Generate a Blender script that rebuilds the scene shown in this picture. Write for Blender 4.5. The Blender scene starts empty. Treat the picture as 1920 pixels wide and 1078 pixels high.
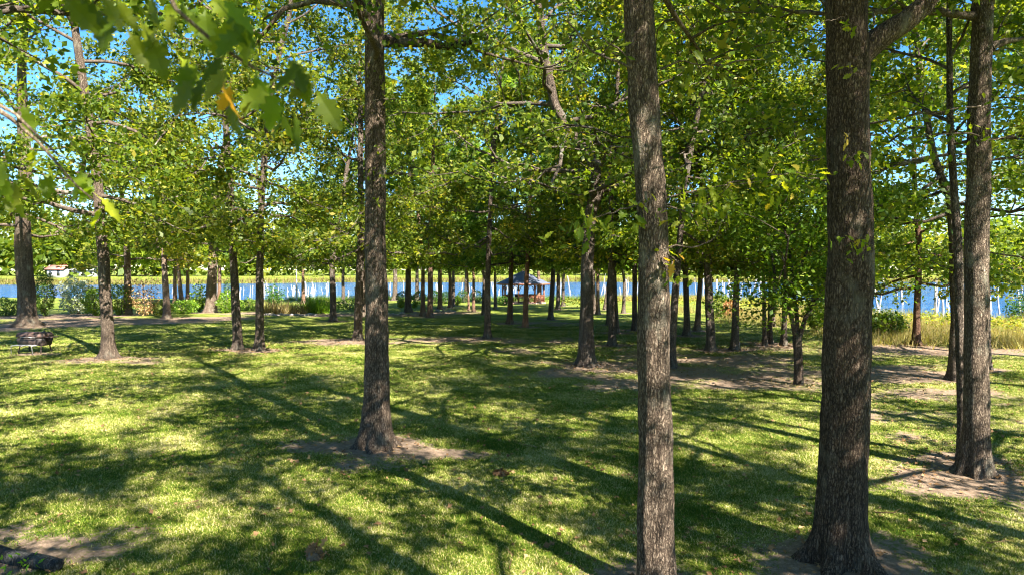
import bpy, math, random
import numpy as np
from mathutils import Vector, Matrix

# ------------------------------------------------------------------ camera, sky, sun, exposure
scene = bpy.context.scene
col = scene.collection
CAM_H, FPX, PITCH = 3.6, 1280.0, math.atan(34 / 1280.0)
cam_data = bpy.data.cameras.new('camera')
cam_data.sensor_width = 36.0
cam_data.lens = 24.0
cam_data.clip_start = 0.05
cam_data.clip_end = 4000
cam_data.dof.use_dof = True
cam_data.dof.focus_distance = 16.0
cam_data.dof.aperture_fstop = 3.2
cam = bpy.data.objects.new('camera', cam_data)
cam.location = (0, 0, CAM_H)
cam.rotation_euler = (math.pi / 2 - PITCH, 0, 0)
col.objects.link(cam)
scene.camera = cam

SUN_EL = math.radians(43)
SUN_AZ = math.atan2(0.60, -0.80)          # clockwise from +Y, the sun stands behind the camera to the right
world = bpy.data.worlds.new('World')
scene.world = world
world.use_nodes = True
wn, wl = world.node_tree.nodes, world.node_tree.links
wn.clear()
sky = wn.new('ShaderNodeTexSky')
sky.sky_type = 'NISHITA'
sky.sun_disc = False
sky.sun_elevation = SUN_EL
sky.sun_rotation = SUN_AZ
sky.air_density = 1.0
sky.dust_density = 0.0
sky.ozone_density = 5.0
bg = wn.new('ShaderNodeBackground')
bg.inputs['Strength'].default_value = 0.055
wo = wn.new('ShaderNodeOutputWorld')
hsv = wn.new('ShaderNodeHueSaturation')
hsv.inputs['Saturation'].default_value = 1.25
wl.new(sky.outputs[0], hsv.inputs['Color'])
wl.new(hsv.outputs[0], bg.inputs[0])
wl.new(bg.outputs[0], wo.inputs[0])

sun_data = bpy.data.lights.new('sun', 'SUN')
sun_data.energy = 5.0
sun_data.angle = math.radians(0.5)
sun_data.color = (1.0, 0.93, 0.82)
sun = bpy.data.objects.new('sun', sun_data)
S = Vector((math.sin(SUN_AZ) * math.cos(SUN_EL), math.cos(SUN_AZ) * math.cos(SUN_EL), math.sin(SUN_EL)))
sun.rotation_euler = (-S).to_track_quat('-Z', 'Y').to_euler()
sun.location = S * 60
col.objects.link(sun)

scene.view_settings.view_transform = 'Standard'
scene.view_settings.look = 'None'
scene.view_settings.exposure = 2.45
scene.view_settings.gamma = 1.0
scene.cycles.use_denoising = True
scene.cycles.filter_width = 1.1
scene.cycles.max_bounces = 8
scene.cycles.diffuse_bounces = 5
scene.cycles.transmission_bounces = 6
scene.cycles.glossy_bounces = 2
scene.cycles.use_adaptive_sampling = True
scene.cycles.adaptive_threshold = 0.02
scene.cycles.sample_clamp_indirect = 6.0

# ------------------------------------------------------------------ the lie of the land
LAKE_Z = -1.0


def sstep(a, b, x):
    t = np.clip((x - a) / (b - a), 0, 1)
    return t * t * (3 - 2 * t)


def shore_near(x):
    x = np.asarray(x, float)
    return 104 + 8 * sstep(-35, -90, x) - 46 * sstep(27, 40, x) - 8 * sstep(38, 60, x) + 0.8 * np.sin(x * 0.31) + 0.5 * np.sin(x * 0.83 + 1)


def shore_far(x):
    x = np.asarray(x, float)
    return 244 - 40 * sstep(-40, -120, x) + 2.5 * np.sin(x * 0.06) + 1.2 * np.sin(x * 0.21 + 2)


def ground_z(x, y):
    x = np.asarray(x, float); y = np.asarray(y, float)
    s = shore_near(x) - y
    near = np.where(s > 0, -1.0 * (1 - sstep(0, 62, s)) * 0.96 + 0.0, -0.96 + 0.09 * s)
    near = np.maximum(near, -2.6)
    f = y - shore_far(x)
    far = np.clip(LAKE_Z + 0.10 * f, -2.6, 1.2)
    z = np.maximum(near, far)
    z = z + 0.035 * np.sin(x * 0.7 + 1.3 * np.sin(y * 0.3)) * np.sin(y * 0.55) * sstep(0, 8, s)
    return z


def gz(x, y):
    return float(ground_z(x, y))


CP, SP = math.cos(PITCH), math.sin(PITCH)


def ray(px, py):
    dx, dy = (px - 960) / FPX, (539 - py) / FPX
    return np.array([dx, CP + dy * SP, -SP + dy * CP])


def on_plane(px, py, z):
    d = ray(px, py)
    t = (z - CAM_H) / d[2]
    return np.array([d[0] * t, d[1] * t, z])


def on_ground(px, py):
    d = ray(px, py)
    Y = np.linspace(3, 130, 6000)
    X = d[0] / d[1] * Y
    hit = (CAM_H + d[2] / d[1] * Y < ground_z(X, Y)) | (Y > shore_near(X) - 1.2)
    y = Y[int(np.argmax(hit))]
    x = d[0] / d[1] * y
    return np.array([x, y, gz(x, y)])


def at_depth(px, py, Y):
    d = ray(px, py)
    t = Y / d[1]
    return np.array([0, 0, CAM_H]) + d * t


# ------------------------------------------------------------------ material helpers
def new_mat(name):
    m = bpy.data.materials.new(name)
    m.use_nodes = True
    nt = m.node_tree
    for n in list(nt.nodes):
        nt.nodes.remove(n)
    out = nt.nodes.new('ShaderNodeOutputMaterial')
    return m, nt, out


def N(nt, typ, **kw):
    n = nt.nodes.new(typ)
    for k, v in kw.items():
        if k in n.inputs:
            n.inputs[k].default_value = v
        else:
            setattr(n, k, v)
    return n


def ramp(nt, stops, fac=None, interp='LINEAR'):
    r = nt.nodes.new('ShaderNodeValToRGB')
    r.color_ramp.interpolation = interp
    el = r.color_ramp.elements
    while len(el) < len(stops):
        el.new(0.5)
    for e, (p, c) in zip(el, stops):
        e.position = p
        e.color = (*c, 1) if len(c) == 3 else c
    if fac is not None:
        nt.links.new(fac, r.inputs[0])
    return r


def mixc(nt, a, b, fac, mode='MIX'):
    m = nt.nodes.new('ShaderNodeMix')
    m.data_type = 'RGBA'
    m.blend_type = mode
    for sock, v in ((m.inputs[0], fac), (m.inputs[6], a), (m.inputs[7], b)):
        if hasattr(v, 'links'):
            nt.links.new(v, sock)
        elif isinstance(v, (int, float)):
            sock.default_value = v
        else:
            sock.default_value = (*v, 1)
    return m.outputs[2]


def coords(nt, kind='Object', scale=(1, 1, 1)):
    t = nt.nodes.new('ShaderNodeTexCoord')
    m = nt.nodes.new('ShaderNodeMapping')
    m.inputs['Scale'].default_value = scale
    nt.links.new(t.outputs[kind], m.inputs[0])
    return m.outputs[0]


def position(nt, scale=(1, 1, 1)):
    g = nt.nodes.new('ShaderNodeNewGeometry')
    m = nt.nodes.new('ShaderNodeMapping')
    m.inputs['Scale'].default_value = scale
    nt.links.new(g.outputs['Position'], m.inputs[0])
    return m.outputs[0]


def noise(nt, vec, scale, detail=4, rough=0.55):
    n = nt.nodes.new('ShaderNodeTexNoise')
    n.inputs['Scale'].default_value = scale
    n.inputs['Detail'].default_value = detail
    n.inputs['Roughness'].default_value = rough
    nt.links.new(vec, n.inputs['Vector'])
    return n.outputs[0]


def mathn(nt, op, a, b=0.0):
    m = nt.nodes.new('ShaderNodeMath')
    m.operation = op
    for s, v in zip(m.inputs, (a, b)):
        if hasattr(v, 'links'):
            nt.links.new(v, s)
        else:
            s.default_value = v
    return m.outputs[0]


def bark_material(name, dark, mid, light, cell=26.0, bump=0.9, zs=0.3):
    m, nt, out = new_mat(name)
    v = coords(nt, 'Object', (1, 1, zs))
    nz = noise(nt, v, 14, 4, 0.7)
    add = nt.nodes.new('ShaderNodeVectorMath'); add.operation = 'MULTIPLY_ADD'
    comb = nt.nodes.new('ShaderNodeCombineXYZ')
    for i in range(3):
        nt.links.new(nz, comb.inputs[i])
    nt.links.new(comb.outputs[0], add.inputs[0])
    add.inputs[1].default_value = (0.14, 0.14, 0.14)
    nt.links.new(v, add.inputs[2])
    vo = nt.nodes.new('ShaderNodeTexVoronoi')
    vo.feature = 'DISTANCE_TO_EDGE'
    vo.inputs['Scale'].default_value = cell
    nt.links.new(add.outputs[0], vo.inputs['Vector'])
    fine = noise(nt, coords(nt, 'Object', (1, 1, 0.35)), 60, 5, 0.7)
    ridge = mathn(nt, 'MINIMUM', mathn(nt, 'MULTIPLY', vo.outputs['Distance'], 3.4), 1.0)
    furrow = noise(nt, coords(nt, 'Object', (1, 1, 0.09)), 30, 3, 0.6)
    hgt = mathn(nt, 'ADD', mathn(nt, 'ADD', mathn(nt, 'MULTIPLY', ridge, 0.6), mathn(nt, 'MULTIPLY', furrow, 0.8)), mathn(nt, 'MULTIPLY', fine, 0.7))
    c = ramp(nt, [(0.0, dark), (0.45, mid), (1.0, light)], mathn(nt, 'SUBTRACT', mathn(nt, 'MULTIPLY', hgt, 1.1), 0.72))
    big = noise(nt, coords(nt, 'Object', (1, 1, 0.6)), 2.6, 4, 0.6)
    lich = ramp(nt, [(0.56, (0, 0, 0)), (0.70, (1, 1, 1))], big)
    c2 = mixc(nt, c.outputs[0], (0.30, 0.30, 0.25), mathn(nt, 'MULTIPLY', lich.outputs[0], 0.6))
    streak = noise(nt, coords(nt, 'Object', (1, 1, 0.07)), 16, 4, 0.65)
    sr = ramp(nt, [(0.35, (0.72, 0.70, 0.68)), (0.65, (1.15, 1.13, 1.10))], streak)
    c2 = mixc(nt, c2, sr.outputs[0], 1.0, 'MULTIPLY')
    stain = ramp(nt, [(0.30, (1, 1, 1)), (0.48, (0, 0, 0))], big)
    c3 = mixc(nt, c2, dark, mathn(nt, 'MULTIPLY', stain.outputs[0], 0.35))
    oi = nt.nodes.new('ShaderNodeObjectInfo')
    c4 = mixc(nt, c3, oi.outputs['Color'], 1.0, 'MULTIPLY')
    b = nt.nodes.new('ShaderNodeBump')
    b.inputs['Strength'].default_value = bump
    b.inputs['Distance'].default_value = 0.05
    nt.links.new(hgt, b.inputs['Height'])
    p = N(nt, 'ShaderNodeBsdfPrincipled', Roughness=0.92)
    p.inputs['Specular IOR Level'].default_value = 0.15
    nt.links.new(c4, p.inputs['Base Color'])
    nt.links.new(b.outputs[0], p.inputs['Normal'])
    nt.links.new(p.outputs[0], out.inputs[0])
    return m


def leaf_material(name, stops, trans=0.42, rough=0.42, spec=0.45):
    m, nt, out = new_mat(name)
    at = nt.nodes.new('ShaderNodeAttribute'); at.attribute_name = 'tint'
    r = ramp(nt, stops, at.outputs['Fac'])
    oi = nt.nodes.new('ShaderNodeObjectInfo')
    c = mixc(nt, r.outputs[0], oi.outputs['Color'], 1.0, 'MULTIPLY')
    p = N(nt, 'ShaderNodeBsdfPrincipled', Roughness=rough)
    p.inputs['Specular IOR Level'].default_value = spec
    nt.links.new(c, p.inputs['Base Color'])
    t = nt.nodes.new('ShaderNodeBsdfTranslucent')
    tc = mixc(nt, c, (2.3, 2.1, 0.7), 1.0, 'MULTIPLY')
    nt.links.new(tc, t.inputs[0])
    mx = nt.nodes.new('ShaderNodeMixShader')
    mx.inputs[0].default_value = trans
    nt.links.new(p.outputs[0], mx.inputs[1])
    nt.links.new(t.outputs[0], mx.inputs[2])
    nt.links.new(mx.outputs[0], out.inputs[0])
    return m


def plain_material(name, c1, c2, scale=8, rough=0.7, bump=0.2, stretch=(1, 1, 1), metal=0.0):
    m, nt, out = new_mat(name)
    n = noise(nt, coords(nt, 'Object', stretch), scale, 6, 0.6)
    r = ramp(nt, [(0.3, c1), (0.7, c2)], n)
    b = nt.nodes.new('ShaderNodeBump')
    b.inputs['Strength'].default_value = bump
    b.inputs['Distance'].default_value = 0.02
    nt.links.new(n, b.inputs['Height'])
    p = N(nt, 'ShaderNodeBsdfPrincipled', Roughness=rough, Metallic=metal)
    nt.links.new(r.outputs[0], p.inputs['Base Color'])
    nt.links.new(b.outputs[0], p.inputs['Normal'])
    nt.links.new(p.outputs[0], out.inputs[0])
    return m


M = {}
M['bark'] = bark_material('oak_bark', (0.034, 0.025, 0.019), (0.135, 0.104, 0.082), (0.34, 0.28, 0.225), 34, 1.0, 0.32)
M['cedar_bark'] = bark_material('cedar_bark', (0.05, 0.028, 0.018), (0.20, 0.12, 0.08), (0.36, 0.25, 0.18), 34, 0.6)
M['limb'] = bark_material('limb_bark', (0.035, 0.028, 0.022), (0.10, 0.08, 0.065), (0.22, 0.185, 0.155), 50, 0.5)
OAK = [(0.0, (0.030, 0.062, 0.007)), (0.35, (0.082, 0.128, 0.011)), (0.7, (0.170, 0.200, 0.018)), (0.90, (0.28, 0.26, 0.032)), (0.955, (0.24, 0.17, 0.03)), (1.0, (0.28, 0.13, 0.03))]
M['leaf'] = leaf_material('oak_leaf', OAK, 0.5, 0.5, 0.28)
CED = [(0.0, (0.030, 0.070, 0.010)), (0.4, (0.10, 0.165, 0.012)), (0.8, (0.20, 0.26, 0.018)), (1.0, (0.29, 0.31, 0.03))]
M['cedar'] = leaf_material('cedar_foliage', CED, 0.45, 0.6, 0.25)
M['shrub'] = leaf_material('shrub_leaf', [(0.0, (0.03, 0.06, 0.012)), (0.5, (0.08, 0.14, 0.015)), (1.0, (0.17, 0.24, 0.02))], 0.35, 0.5, 0.4)
M['silver'] = leaf_material('silver_leaf', [(0.0, (0.16, 0.20, 0.14)), (1.0, (0.42, 0.46, 0.36))], 0.25, 0.6, 0.3)
M['straw'] = leaf_material('straw', [(0.0, (0.22, 0.17, 0.07)), (0.6, (0.42, 0.34, 0.16)), (1.0, (0.30, 0.34, 0.06))], 0.3, 0.7, 0.2)
M['flower'] = leaf_material('goldenrod', [(0.0, (0.10, 0.15, 0.02)), (0.6, (0.24, 0.25, 0.03)), (1.0, (0.50, 0.38, 0.02))], 0.3, 0.7, 0.2)
M['dead'] = leaf_material('dead_leaf', [(0.0, (0.10, 0.055, 0.025)), (0.6, (0.26, 0.15, 0.07)), (1.0, (0.42, 0.29, 0.15))], 0.15, 0.8, 0.2)
M['bleached'] = plain_material('bleached_wood', (0.26, 0.24, 0.22), (0.50, 0.47, 0.43), 14, 0.8, 0.4, (1, 1, 0.2))
M['stone'] = plain_material('field_stone', (0.20, 0.16, 0.13), (0.42, 0.36, 0.30), 9, 0.9, 0.5)
M['redwood'] = plain_material('stained_timber', (0.13, 0.045, 0.022), (0.26, 0.10, 0.05), 6, 0.7, 0.2, (4, 4, 0.6))
M['shingle'] = plain_material('roof_shingle', (0.045, 0.055, 0.085), (0.10, 0.115, 0.16), 7, 0.75, 0.4)
M['brickbase'] = plain_material('gazebo_masonry', (0.24, 0.14, 0.10), (0.40, 0.26, 0.19), 12, 0.9, 0.4)
M['iron'] = plain_material('sooty_iron', (0.018, 0.016, 0.016), (0.07, 0.045, 0.035), 10, 0.6, 0.3)
M['steel'] = plain_material('dull_steel', (0.22, 0.21, 0.20), (0.42, 0.41, 0.39), 20, 0.5, 0.1, (1, 1, 1), 0.5)
M['rust'] = plain_material('rusty_iron', (0.10, 0.035, 0.02), (0.24, 0.10, 0.06), 14, 0.85, 0.3)
M['soot'] = plain_material('soot_over_rust', (0.02, 0.017, 0.016), (0.10, 0.05, 0.035), 9, 0.7, 0.3)
M['siding'] = plain_material('white_siding', (0.34, 0.34, 0.33), (0.46, 0.46, 0.45), 2, 0.6, 0.0)
M['redroof'] = plain_material('red_roof', (0.36, 0.10, 0.08), (0.50, 0.18, 0.14), 4, 0.7, 0.1)
M['glass'] = plain_material('dark_window', (0.02, 0.025, 0.03), (0.04, 0.05, 0.06), 2, 0.1, 0.0)
M['dirt'] = plain_material('brown_mould', (0.09, 0.055, 0.03), (0.22, 0.14, 0.08), 18, 0.95, 0.5)
M['log'] = bark_material('log_bark', (0.03, 0.03, 0.03), (0.10, 0.105, 0.10), (0.20, 0.21, 0.20), 22, 0.7)


def ground_material():
    m, nt, out = new_mat('lawn')
    at = nt.nodes.new('ShaderNodeAttribute'); at.attribute_name = 'soil'
    v = position(nt)
    big = noise(nt, v, 0.6, 5, 0.65)
    mid = noise(nt, v, 2.2, 5, 0.65)
    fine = noise(nt, v, 38, 4, 0.7)
    fine2 = noise(nt, v, 11, 5, 0.7)
    g = ramp(nt, [(0.30, (0.028, 0.060, 0.005)), (0.46, (0.080, 0.118, 0.012)), (0.58, (0.185, 0.205, 0.036)), (0.71, (0.35, 0.31, 0.10))],
             mathn(nt, 'ADD', mathn(nt, 'MULTIPLY', fine, 0.55), mathn(nt, 'ADD', mathn(nt, 'MULTIPLY', mid, 0.22), mathn(nt, 'SUBTRACT', mathn(nt, 'MULTIPLY', big, 0.5), 0.12))))
    s = ramp(nt, [(0.28, (0.07, 0.048, 0.032)), (0.5, (0.20, 0.143, 0.100)), (0.75, (0.42, 0.315, 0.225))],
             mathn(nt, 'ADD', mathn(nt, 'MULTIPLY', fine2, 0.6), mathn(nt, 'MULTIPLY', fine, 0.4)))
    k = mathn(nt, 'ADD', at.outputs['Fac'], mathn(nt, 'MULTIPLY', mathn(nt, 'SUBTRACT', fine2, 0.5), 1.4))
    k = mathn(nt, 'ADD', k, mathn(nt, 'MULTIPLY', mathn(nt, 'SUBTRACT', mid, 0.5), 0.5))
    kk = ramp(nt, [(0.36, (0, 0, 0)), (0.62, (1, 1, 1))], k)
    c = mixc(nt, g.outputs[0], s.outputs[0], kk.outputs[0])
    b = nt.nodes.new('ShaderNodeBump')
    b.inputs['Strength'].default_value = 0.7
    b.inputs['Distance'].default_value = 0.03
    nt.links.new(mathn(nt, 'ADD', fine, fine2), b.inputs['Height'])
    p = N(nt, 'ShaderNodeBsdfPrincipled', Roughness=0.95)
    p.inputs['Specular IOR Level'].default_value = 0.1
    nt.links.new(c, p.inputs['Base Color'])
    nt.links.new(b.outputs[0], p.inputs['Normal'])
    nt.links.new(p.outputs[0], out.inputs[0])
    return m


def grass_material():
    m, nt, out = new_mat('grass_blades')
    at = nt.nodes.new('ShaderNodeAttribute'); at.attribute_name = 'tint'
    v = position(nt)
    n1 = noise(nt, v, 0.6, 5, 0.65)
    n2 = noise(nt, v, 4.5, 3, 0.6)
    f = mathn(nt, 'ADD', mathn(nt, 'ADD', mathn(nt, 'MULTIPLY', at.outputs['Fac'], 0.32), 0.05), mathn(nt, 'ADD', mathn(nt, 'SUBTRACT', mathn(nt, 'MULTIPLY', n1, 0.8), 0.17), mathn(nt, 'MULTIPLY', n2, 0.24)))
    r = ramp(nt, [(0.28, (0.030, 0.075, 0.004)), (0.46, (0.090, 0.150, 0.009)), (0.56, (0.20, 0.235, 0.026)), (0.65, (0.43, 0.395, 0.13)), (0.78, (0.58, 0.50, 0.26))], f)
    p = N(nt, 'ShaderNodeBsdfPrincipled', Roughness=0.6)
    p.inputs['Specular IOR Level'].default_value = 0.12
    nt.links.new(r.outputs[0], p.inputs['Base Color'])
    t = nt.nodes.new('ShaderNodeBsdfTranslucent')
    nt.links.new(r.outputs[0], t.inputs[0])
    mx = nt.nodes.new('ShaderNodeMixShader')
    mx.inputs[0].default_value = 0.3
    nt.links.new(p.outputs[0], mx.inputs[1]); nt.links.new(t.outputs[0], mx.inputs[2])
    nt.links.new(mx.outputs[0], out.inputs[0])
    return m


def water_material():
    m, nt, out = new_mat('lake_water')
    v = position(nt, (0.45, 1.0, 1.0))
    n1 = noise(nt, v, 1.1, 5, 0.65)
    n2 = noise(nt, v, 5.0, 3, 0.6)
    b = nt.nodes.new('ShaderNodeBump')
    b.inputs['Strength'].default_value = 1.0
    b.inputs['Distance'].default_value = 0.3
    nt.links.new(mathn(nt, 'ADD', n1, mathn(nt, 'MULTIPLY', n2, 0.3)), b.inputs['Height'])
    streak = noise(nt, position(nt, (0.02, 0.16, 1)), 1.0, 4, 0.6)
    r = ramp(nt, [(0.3, (0.008, 0.055, 0.17)), (0.7, (0.015, 0.10, 0.27))], streak)
    p = N(nt, 'ShaderNodeBsdfPrincipled', Roughness=0.12, IOR=1.33)
    nt.links.new(r.outputs[0], p.inputs['Base Color'])
    nt.links.new(b.outputs[0], p.inputs['Normal'])
    nt.links.new(p.outputs[0], out.inputs[0])
    return m


M['lawn'] = ground_material()
M['grass'] = grass_material()
M['water'] = water_material()


# ------------------------------------------------------------------ mesh helpers
def fast_mesh(name, V, F, mat, tint=None, smooth=False):
    V = np.asarray(V, np.float32).reshape(-1, 3)
    F = np.asarray(F, np.int32)
    me = bpy.data.meshes.new(name)
    k = F.shape[1]
    me.vertices.add(len(V)); me.vertices.foreach_set('co', V.ravel())
    me.loops.add(F.size); me.loops.foreach_set('vertex_index', F.ravel())
    me.polygons.add(len(F))
    me.polygons.foreach_set('loop_start', np.arange(0, F.size, k, dtype=np.int32))
    me.polygons.foreach_set('loop_total', np.full(len(F), k, np.int32))
    if smooth:
        me.polygons.foreach_set('use_smooth', np.ones(len(F), bool))
    if tint is not None:
        a = me.attributes.new('tint', 'FLOAT', 'FACE')
        a.data.foreach_set('value', np.asarray(tint, np.float32))
    me.materials.append(mat)
    me.update(calc_edges=True)
    return me


def obj(name, me, parent=None, loc=None, color=None, kind=None, label=None):
    o = bpy.data.objects.new(name, me)
    col.objects.link(o)
    if parent is not None:
        o.parent = parent
    if loc is not None:
        o.location = loc
    if color is not None:
        o.color = (*color, 1)
    if kind:
        o['kind'] = kind
    if label:
        o['label'] = label
    return o


def thing(name, label, cat, loc=(0, 0, 0), group=None, rz=0.0):
    o = bpy.data.objects.new(name, None)
    o.empty_display_size = 0.3
    col.objects.link(o)
    o.location = loc
    o.rotation_euler = (0, 0, rz)
    o['label'] = label; o['category'] = cat
    if group:
        o['group'] = group
    return o


class MB:
    """collects quads / tris of boxes and tubes into one mesh"""
    def __init__(self):
        self.v, self.f, self.n = [], [], 0

    def add(self, V, F):
        self.v.append(np.asarray(V, float)); self.f.append(np.asarray(F, int) + self.n); self.n += len(V)

    def box(self, c, s, rot=None):
        c = np.array(c, float); s = np.array(s, float) / 2
        V = np.array([[x, y, z] for x in (-1, 1) for y in (-1, 1) for z in (-1, 1)], float) * s
        if rot is not None:
            V = V @ np.array(Matrix.Rotation(rot[0], 3, rot[1])).T
        F = [[0, 1, 3, 2], [4, 6, 7, 5], [0, 4, 5, 1], [2, 3, 7, 6], [0, 2, 6, 4], [1, 5, 7, 3]]
        self.add(V + c, F)
        return self

    def tube(self, P, R, sides=6, lump=None, cap=True):
        P = np.asarray(P, float); R = np.asarray(R, float)
        n = len(P)
        T = np.gradient(P, axis=0)
        T /= np.linalg.norm(T, axis=1)[:, None] + 1e-9
        ref = np.array([1.0, 0, 0]) if abs(T[:, 0]).mean() < 0.75 else np.array([0, 1.0, 0])
        A = ref - T * (T @ ref)[:, None]
        A /= np.linalg.norm(A, axis=1)[:, None] + 1e-9
        B = np.cross(T, A)
        th = np.arange(sides) * 2 * math.pi / sides
        rr = R[:, None] * (np.ones((n, sides)) if lump is None else lump(P[:, 2][:, None], th[None, :]))
        V = P[:, None, :] + rr[:, :, None] * (np.cos(th)[None, :, None] * A[:, None, :] + np.sin(th)[None, :, None] * B[:, None, :])
        V = V.reshape(-1, 3)
        i = np.arange(n - 1)[:, None] * sides
        j = np.arange(sides)[None, :]; j2 = (j + 1) % sides
        F = np.stack([i + j, i + j2, i + sides + j2, i + sides + j], -1).reshape(-1, 4)
        if cap:
            V = np.vstack([V, P[-1] + T[-1] * R[-1] * 0.4])
            k = len(V) - 1
            b = (n - 1) * sides
            F = np.vstack([F, [[b + q, b + (q + 1) % sides, k, k] for q in range(sides)]])
        self.add(V, F)
        return self

    def mesh(self, name, mat, smooth=False):
        V = np.vstack(self.v); F = np.vstack(self.f)
        deg = F[:, 2] == F[:, 3]
        me = bpy.data.meshes.new(name)
        quads, tris = F[~deg], F[deg][:, :3]
        me.vertices.add(len(V)); me.vertices.foreach_set('co', V.astype(np.float32).ravel())
        L = np.concatenate([quads.ravel(), tris.ravel()]).astype(np.int32)
        me.loops.add(len(L)); me.loops.foreach_set('vertex_index', L)
        me.polygons.add(len(F))
        tot = np.concatenate([np.full(len(quads), 4), np.full(len(tris), 3)]).astype(np.int32)
        me.polygons.foreach_set('loop_start', np.concatenate([[0], np.cumsum(tot)[:-1]]).astype(np.int32))
        me.polygons.foreach_set('loop_total', tot)
        if smooth:
            me.polygons.foreach_set('use_smooth', np.ones(len(F), bool))
        me.materials.append(mat)
        me.update(calc_edges=True)
        return me


def unit(v):
    v = np.asarray(v, float)
    return v / (np.linalg.norm(v, axis=-1, keepdims=True) + 1e-9)


# templates: u along the leaf, v across, w out of the leaf plane
DIAMOND = (np.array([[0, 0, 0], [0.48, 0.30, 0.10], [1, 0, 0.02], [0.52, -0.30, 0.10]]), np.array([[0, 1, 2, 3]]))
LOBED = (np.array([[0, 0, 0], [0.22, 0.26, .06], [0.36, 0.10, .02], [0.60, 0.34, .08], [0.70, 0.10, 0], [1, 0, -.05], [0.70, -0.10, 0], [0.60, -0.34, .08], [0.36, -0.10, .02], [0.22, -0.26, .06]]),
         np.array([[0, 2, 1, 1], [2, 4, 3, 3], [0, 8, 4, 2], [8, 6, 4, 4], [0, 9, 8, 8], [8, 7, 6, 6], [4, 6, 5, 5]]))
TRILOBE = (np.array([[0, 0, 0], [0.42, 0.36, .09], [0.56, 0.13, .03], [1, 0, -.04], [0.56, -0.13, .03], [0.42, -0.36, .09]]), np.array([[0, 2, 1], [0, 4, 2], [2, 4, 3], [0, 5, 4]]))
SPRAY = (np.array([[0, .05, 0], [1, 0, -.1], [0, -.05, 0], [.15, 0, 0], [.62, .46, -.06], [.40, 0, 0], [.15, 0, 0], [.62, -.46, -.06], [.40, 0, 0]]),
         np.array([[0, 1, 2], [3, 4, 5], [6, 8, 7]]))
BLADE = (np.array([[0, -.06, 0], [0, .06, 0], [1, 0, 0.15]]), np.array([[0, 1, 2]]))


def leaves_mesh(name, C, size, rng, mat, template, up=1.0, tint=None, droop=0.25, axis=None, jitter=0.3):
    n = len(C)
    tv, tf = template
    nrm = unit(rng.normal(0, 1, (n, 3)) * 0.8 + np.array([0, 0, up]))
    ax = rng.normal(0, 1, (n, 3)) if axis is None else axis + rng.normal(0, 0.35, (n, 3))
    ax[:, 2] -= droop
    ax = unit(ax - nrm * np.sum(ax * nrm, 1)[:, None])
    bi = np.cross(nrm, ax)
    s = size * (1 + jitter * rng.normal(0, 1, n)).clip(0.45, 1.7)
    V = C[:, None, :] + s[:, None, None] * (tv[None, :, 0:1] * ax[:, None, :] + tv[None, :, 1:2] * bi[:, None, :] + tv[None, :, 2:3] * nrm[:, None, :])
    F = (tf[None] + (np.arange(n) * len(tv))[:, None, None]).reshape(-1, tf.shape[1])
    if tint is None:
        tint = rng.beta(1.6, 2.2, n)
    T = np.repeat(tint, len(tf))
    if tf.shape[1] == 4 and (tf[:, 2] == tf[:, 3]).any():      # mixed tris: split to triangles
        a = F[:, [0, 1, 2]]; b = F[:, [0, 2, 3]]
        keep = b[:, 1] != b[:, 2]
        F = np.vstack([a, b[keep]]); T = np.concatenate([T, T[keep]])
    return fast_mesh(name, V.reshape(-1, 3), F, mat, T)


# single large oak leaf for parts that can be picked apart
def big_leaf(name, tint, curl, mat):
    half = [(0.0, 0.012), (0.14, 0.05), (0.21, 0.19), (0.31, 0.12), (0.44, 0.30), (0.54, 0.16), (0.68, 0.27), (0.77, 0.12), (0.90, 0.12), (1.0, 0.0)]
    V, F = [], []
    mids = [(u, 0.0) for u, _ in half]
    w = lambda u, v: 0.22 * abs(v) - curl * u * u + 0.03 * math.sin(9 * u)
    for u, v in mids:
        V.append((u, 0, w(u, 0)))
    n = len(half)
    for s in (1, -1):
        o = len(V)
        for u, v in half:
            V.append((u, s * v, w(u, v)))
        for i in range(n - 1):
            F.append((i, i + 1, o + i + 1, o + i) if s > 0 else (i, o + i, o + i + 1, i + 1))
    o = len(V)
    V += [(-0.30, 0.010, 0.02), (-0.30, -0.010, 0.02), (0.02, -0.012, 0.0), (0.02, 0.012, 0.0)]
    F.append((o, o + 1, o + 2, o + 3))
    me = bpy.data.meshes.new(name)
    me.from_pydata(V, [], F)
    a = me.attributes.new('tint', 'FLOAT', 'FACE')
    a.data.foreach_set('value', np.full(len(F), tint, np.float32))
    me.materials.append(mat)
    me.update()
    return me


BIG = [big_leaf('oak_leaf_mesh', t, c, M['leaf']) for t, c in ((0.25, 0.15), (0.45, 0.3), (0.62, 0.05), (0.75, 0.25), (0.93, 0.4))]


def leaf_part(parent, origin, p, size, rng, pick=None, dirv=None, nrm=None, color=None):
    me = BIG[pick if pick is not None else int(rng.choice(5, p=[.2, .3, .28, .18, .04]))]
    a = unit(dirv if dirv is not None else rng.normal(0, 1, 3) + np.array([0, 0, -0.5]))
    n = unit((nrm if nrm is not None else np.array([0, -0.2, 0.9])) + rng.normal(0, 0.45, 3))
    n = unit(n - a * (n @ a)); b = np.cross(n, a)
    m = Matrix(((a[0] * size, b[0] * size, n[0] * size, p[0] - origin[0]), (a[1] * size, b[1] * size, n[1] * size, p[1] - origin[1]),
                (a[2] * size, b[2] * size, n[2] * size, p[2] - origin[2]), (0, 0, 0, 1)))
    o = obj('leaf', me, parent)
    o.matrix_basis = m
    if color is not None:
        o.color = (*color, 1)
    return o


# ------------------------------------------------------------------ trees
TREE_BASES = []


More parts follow.
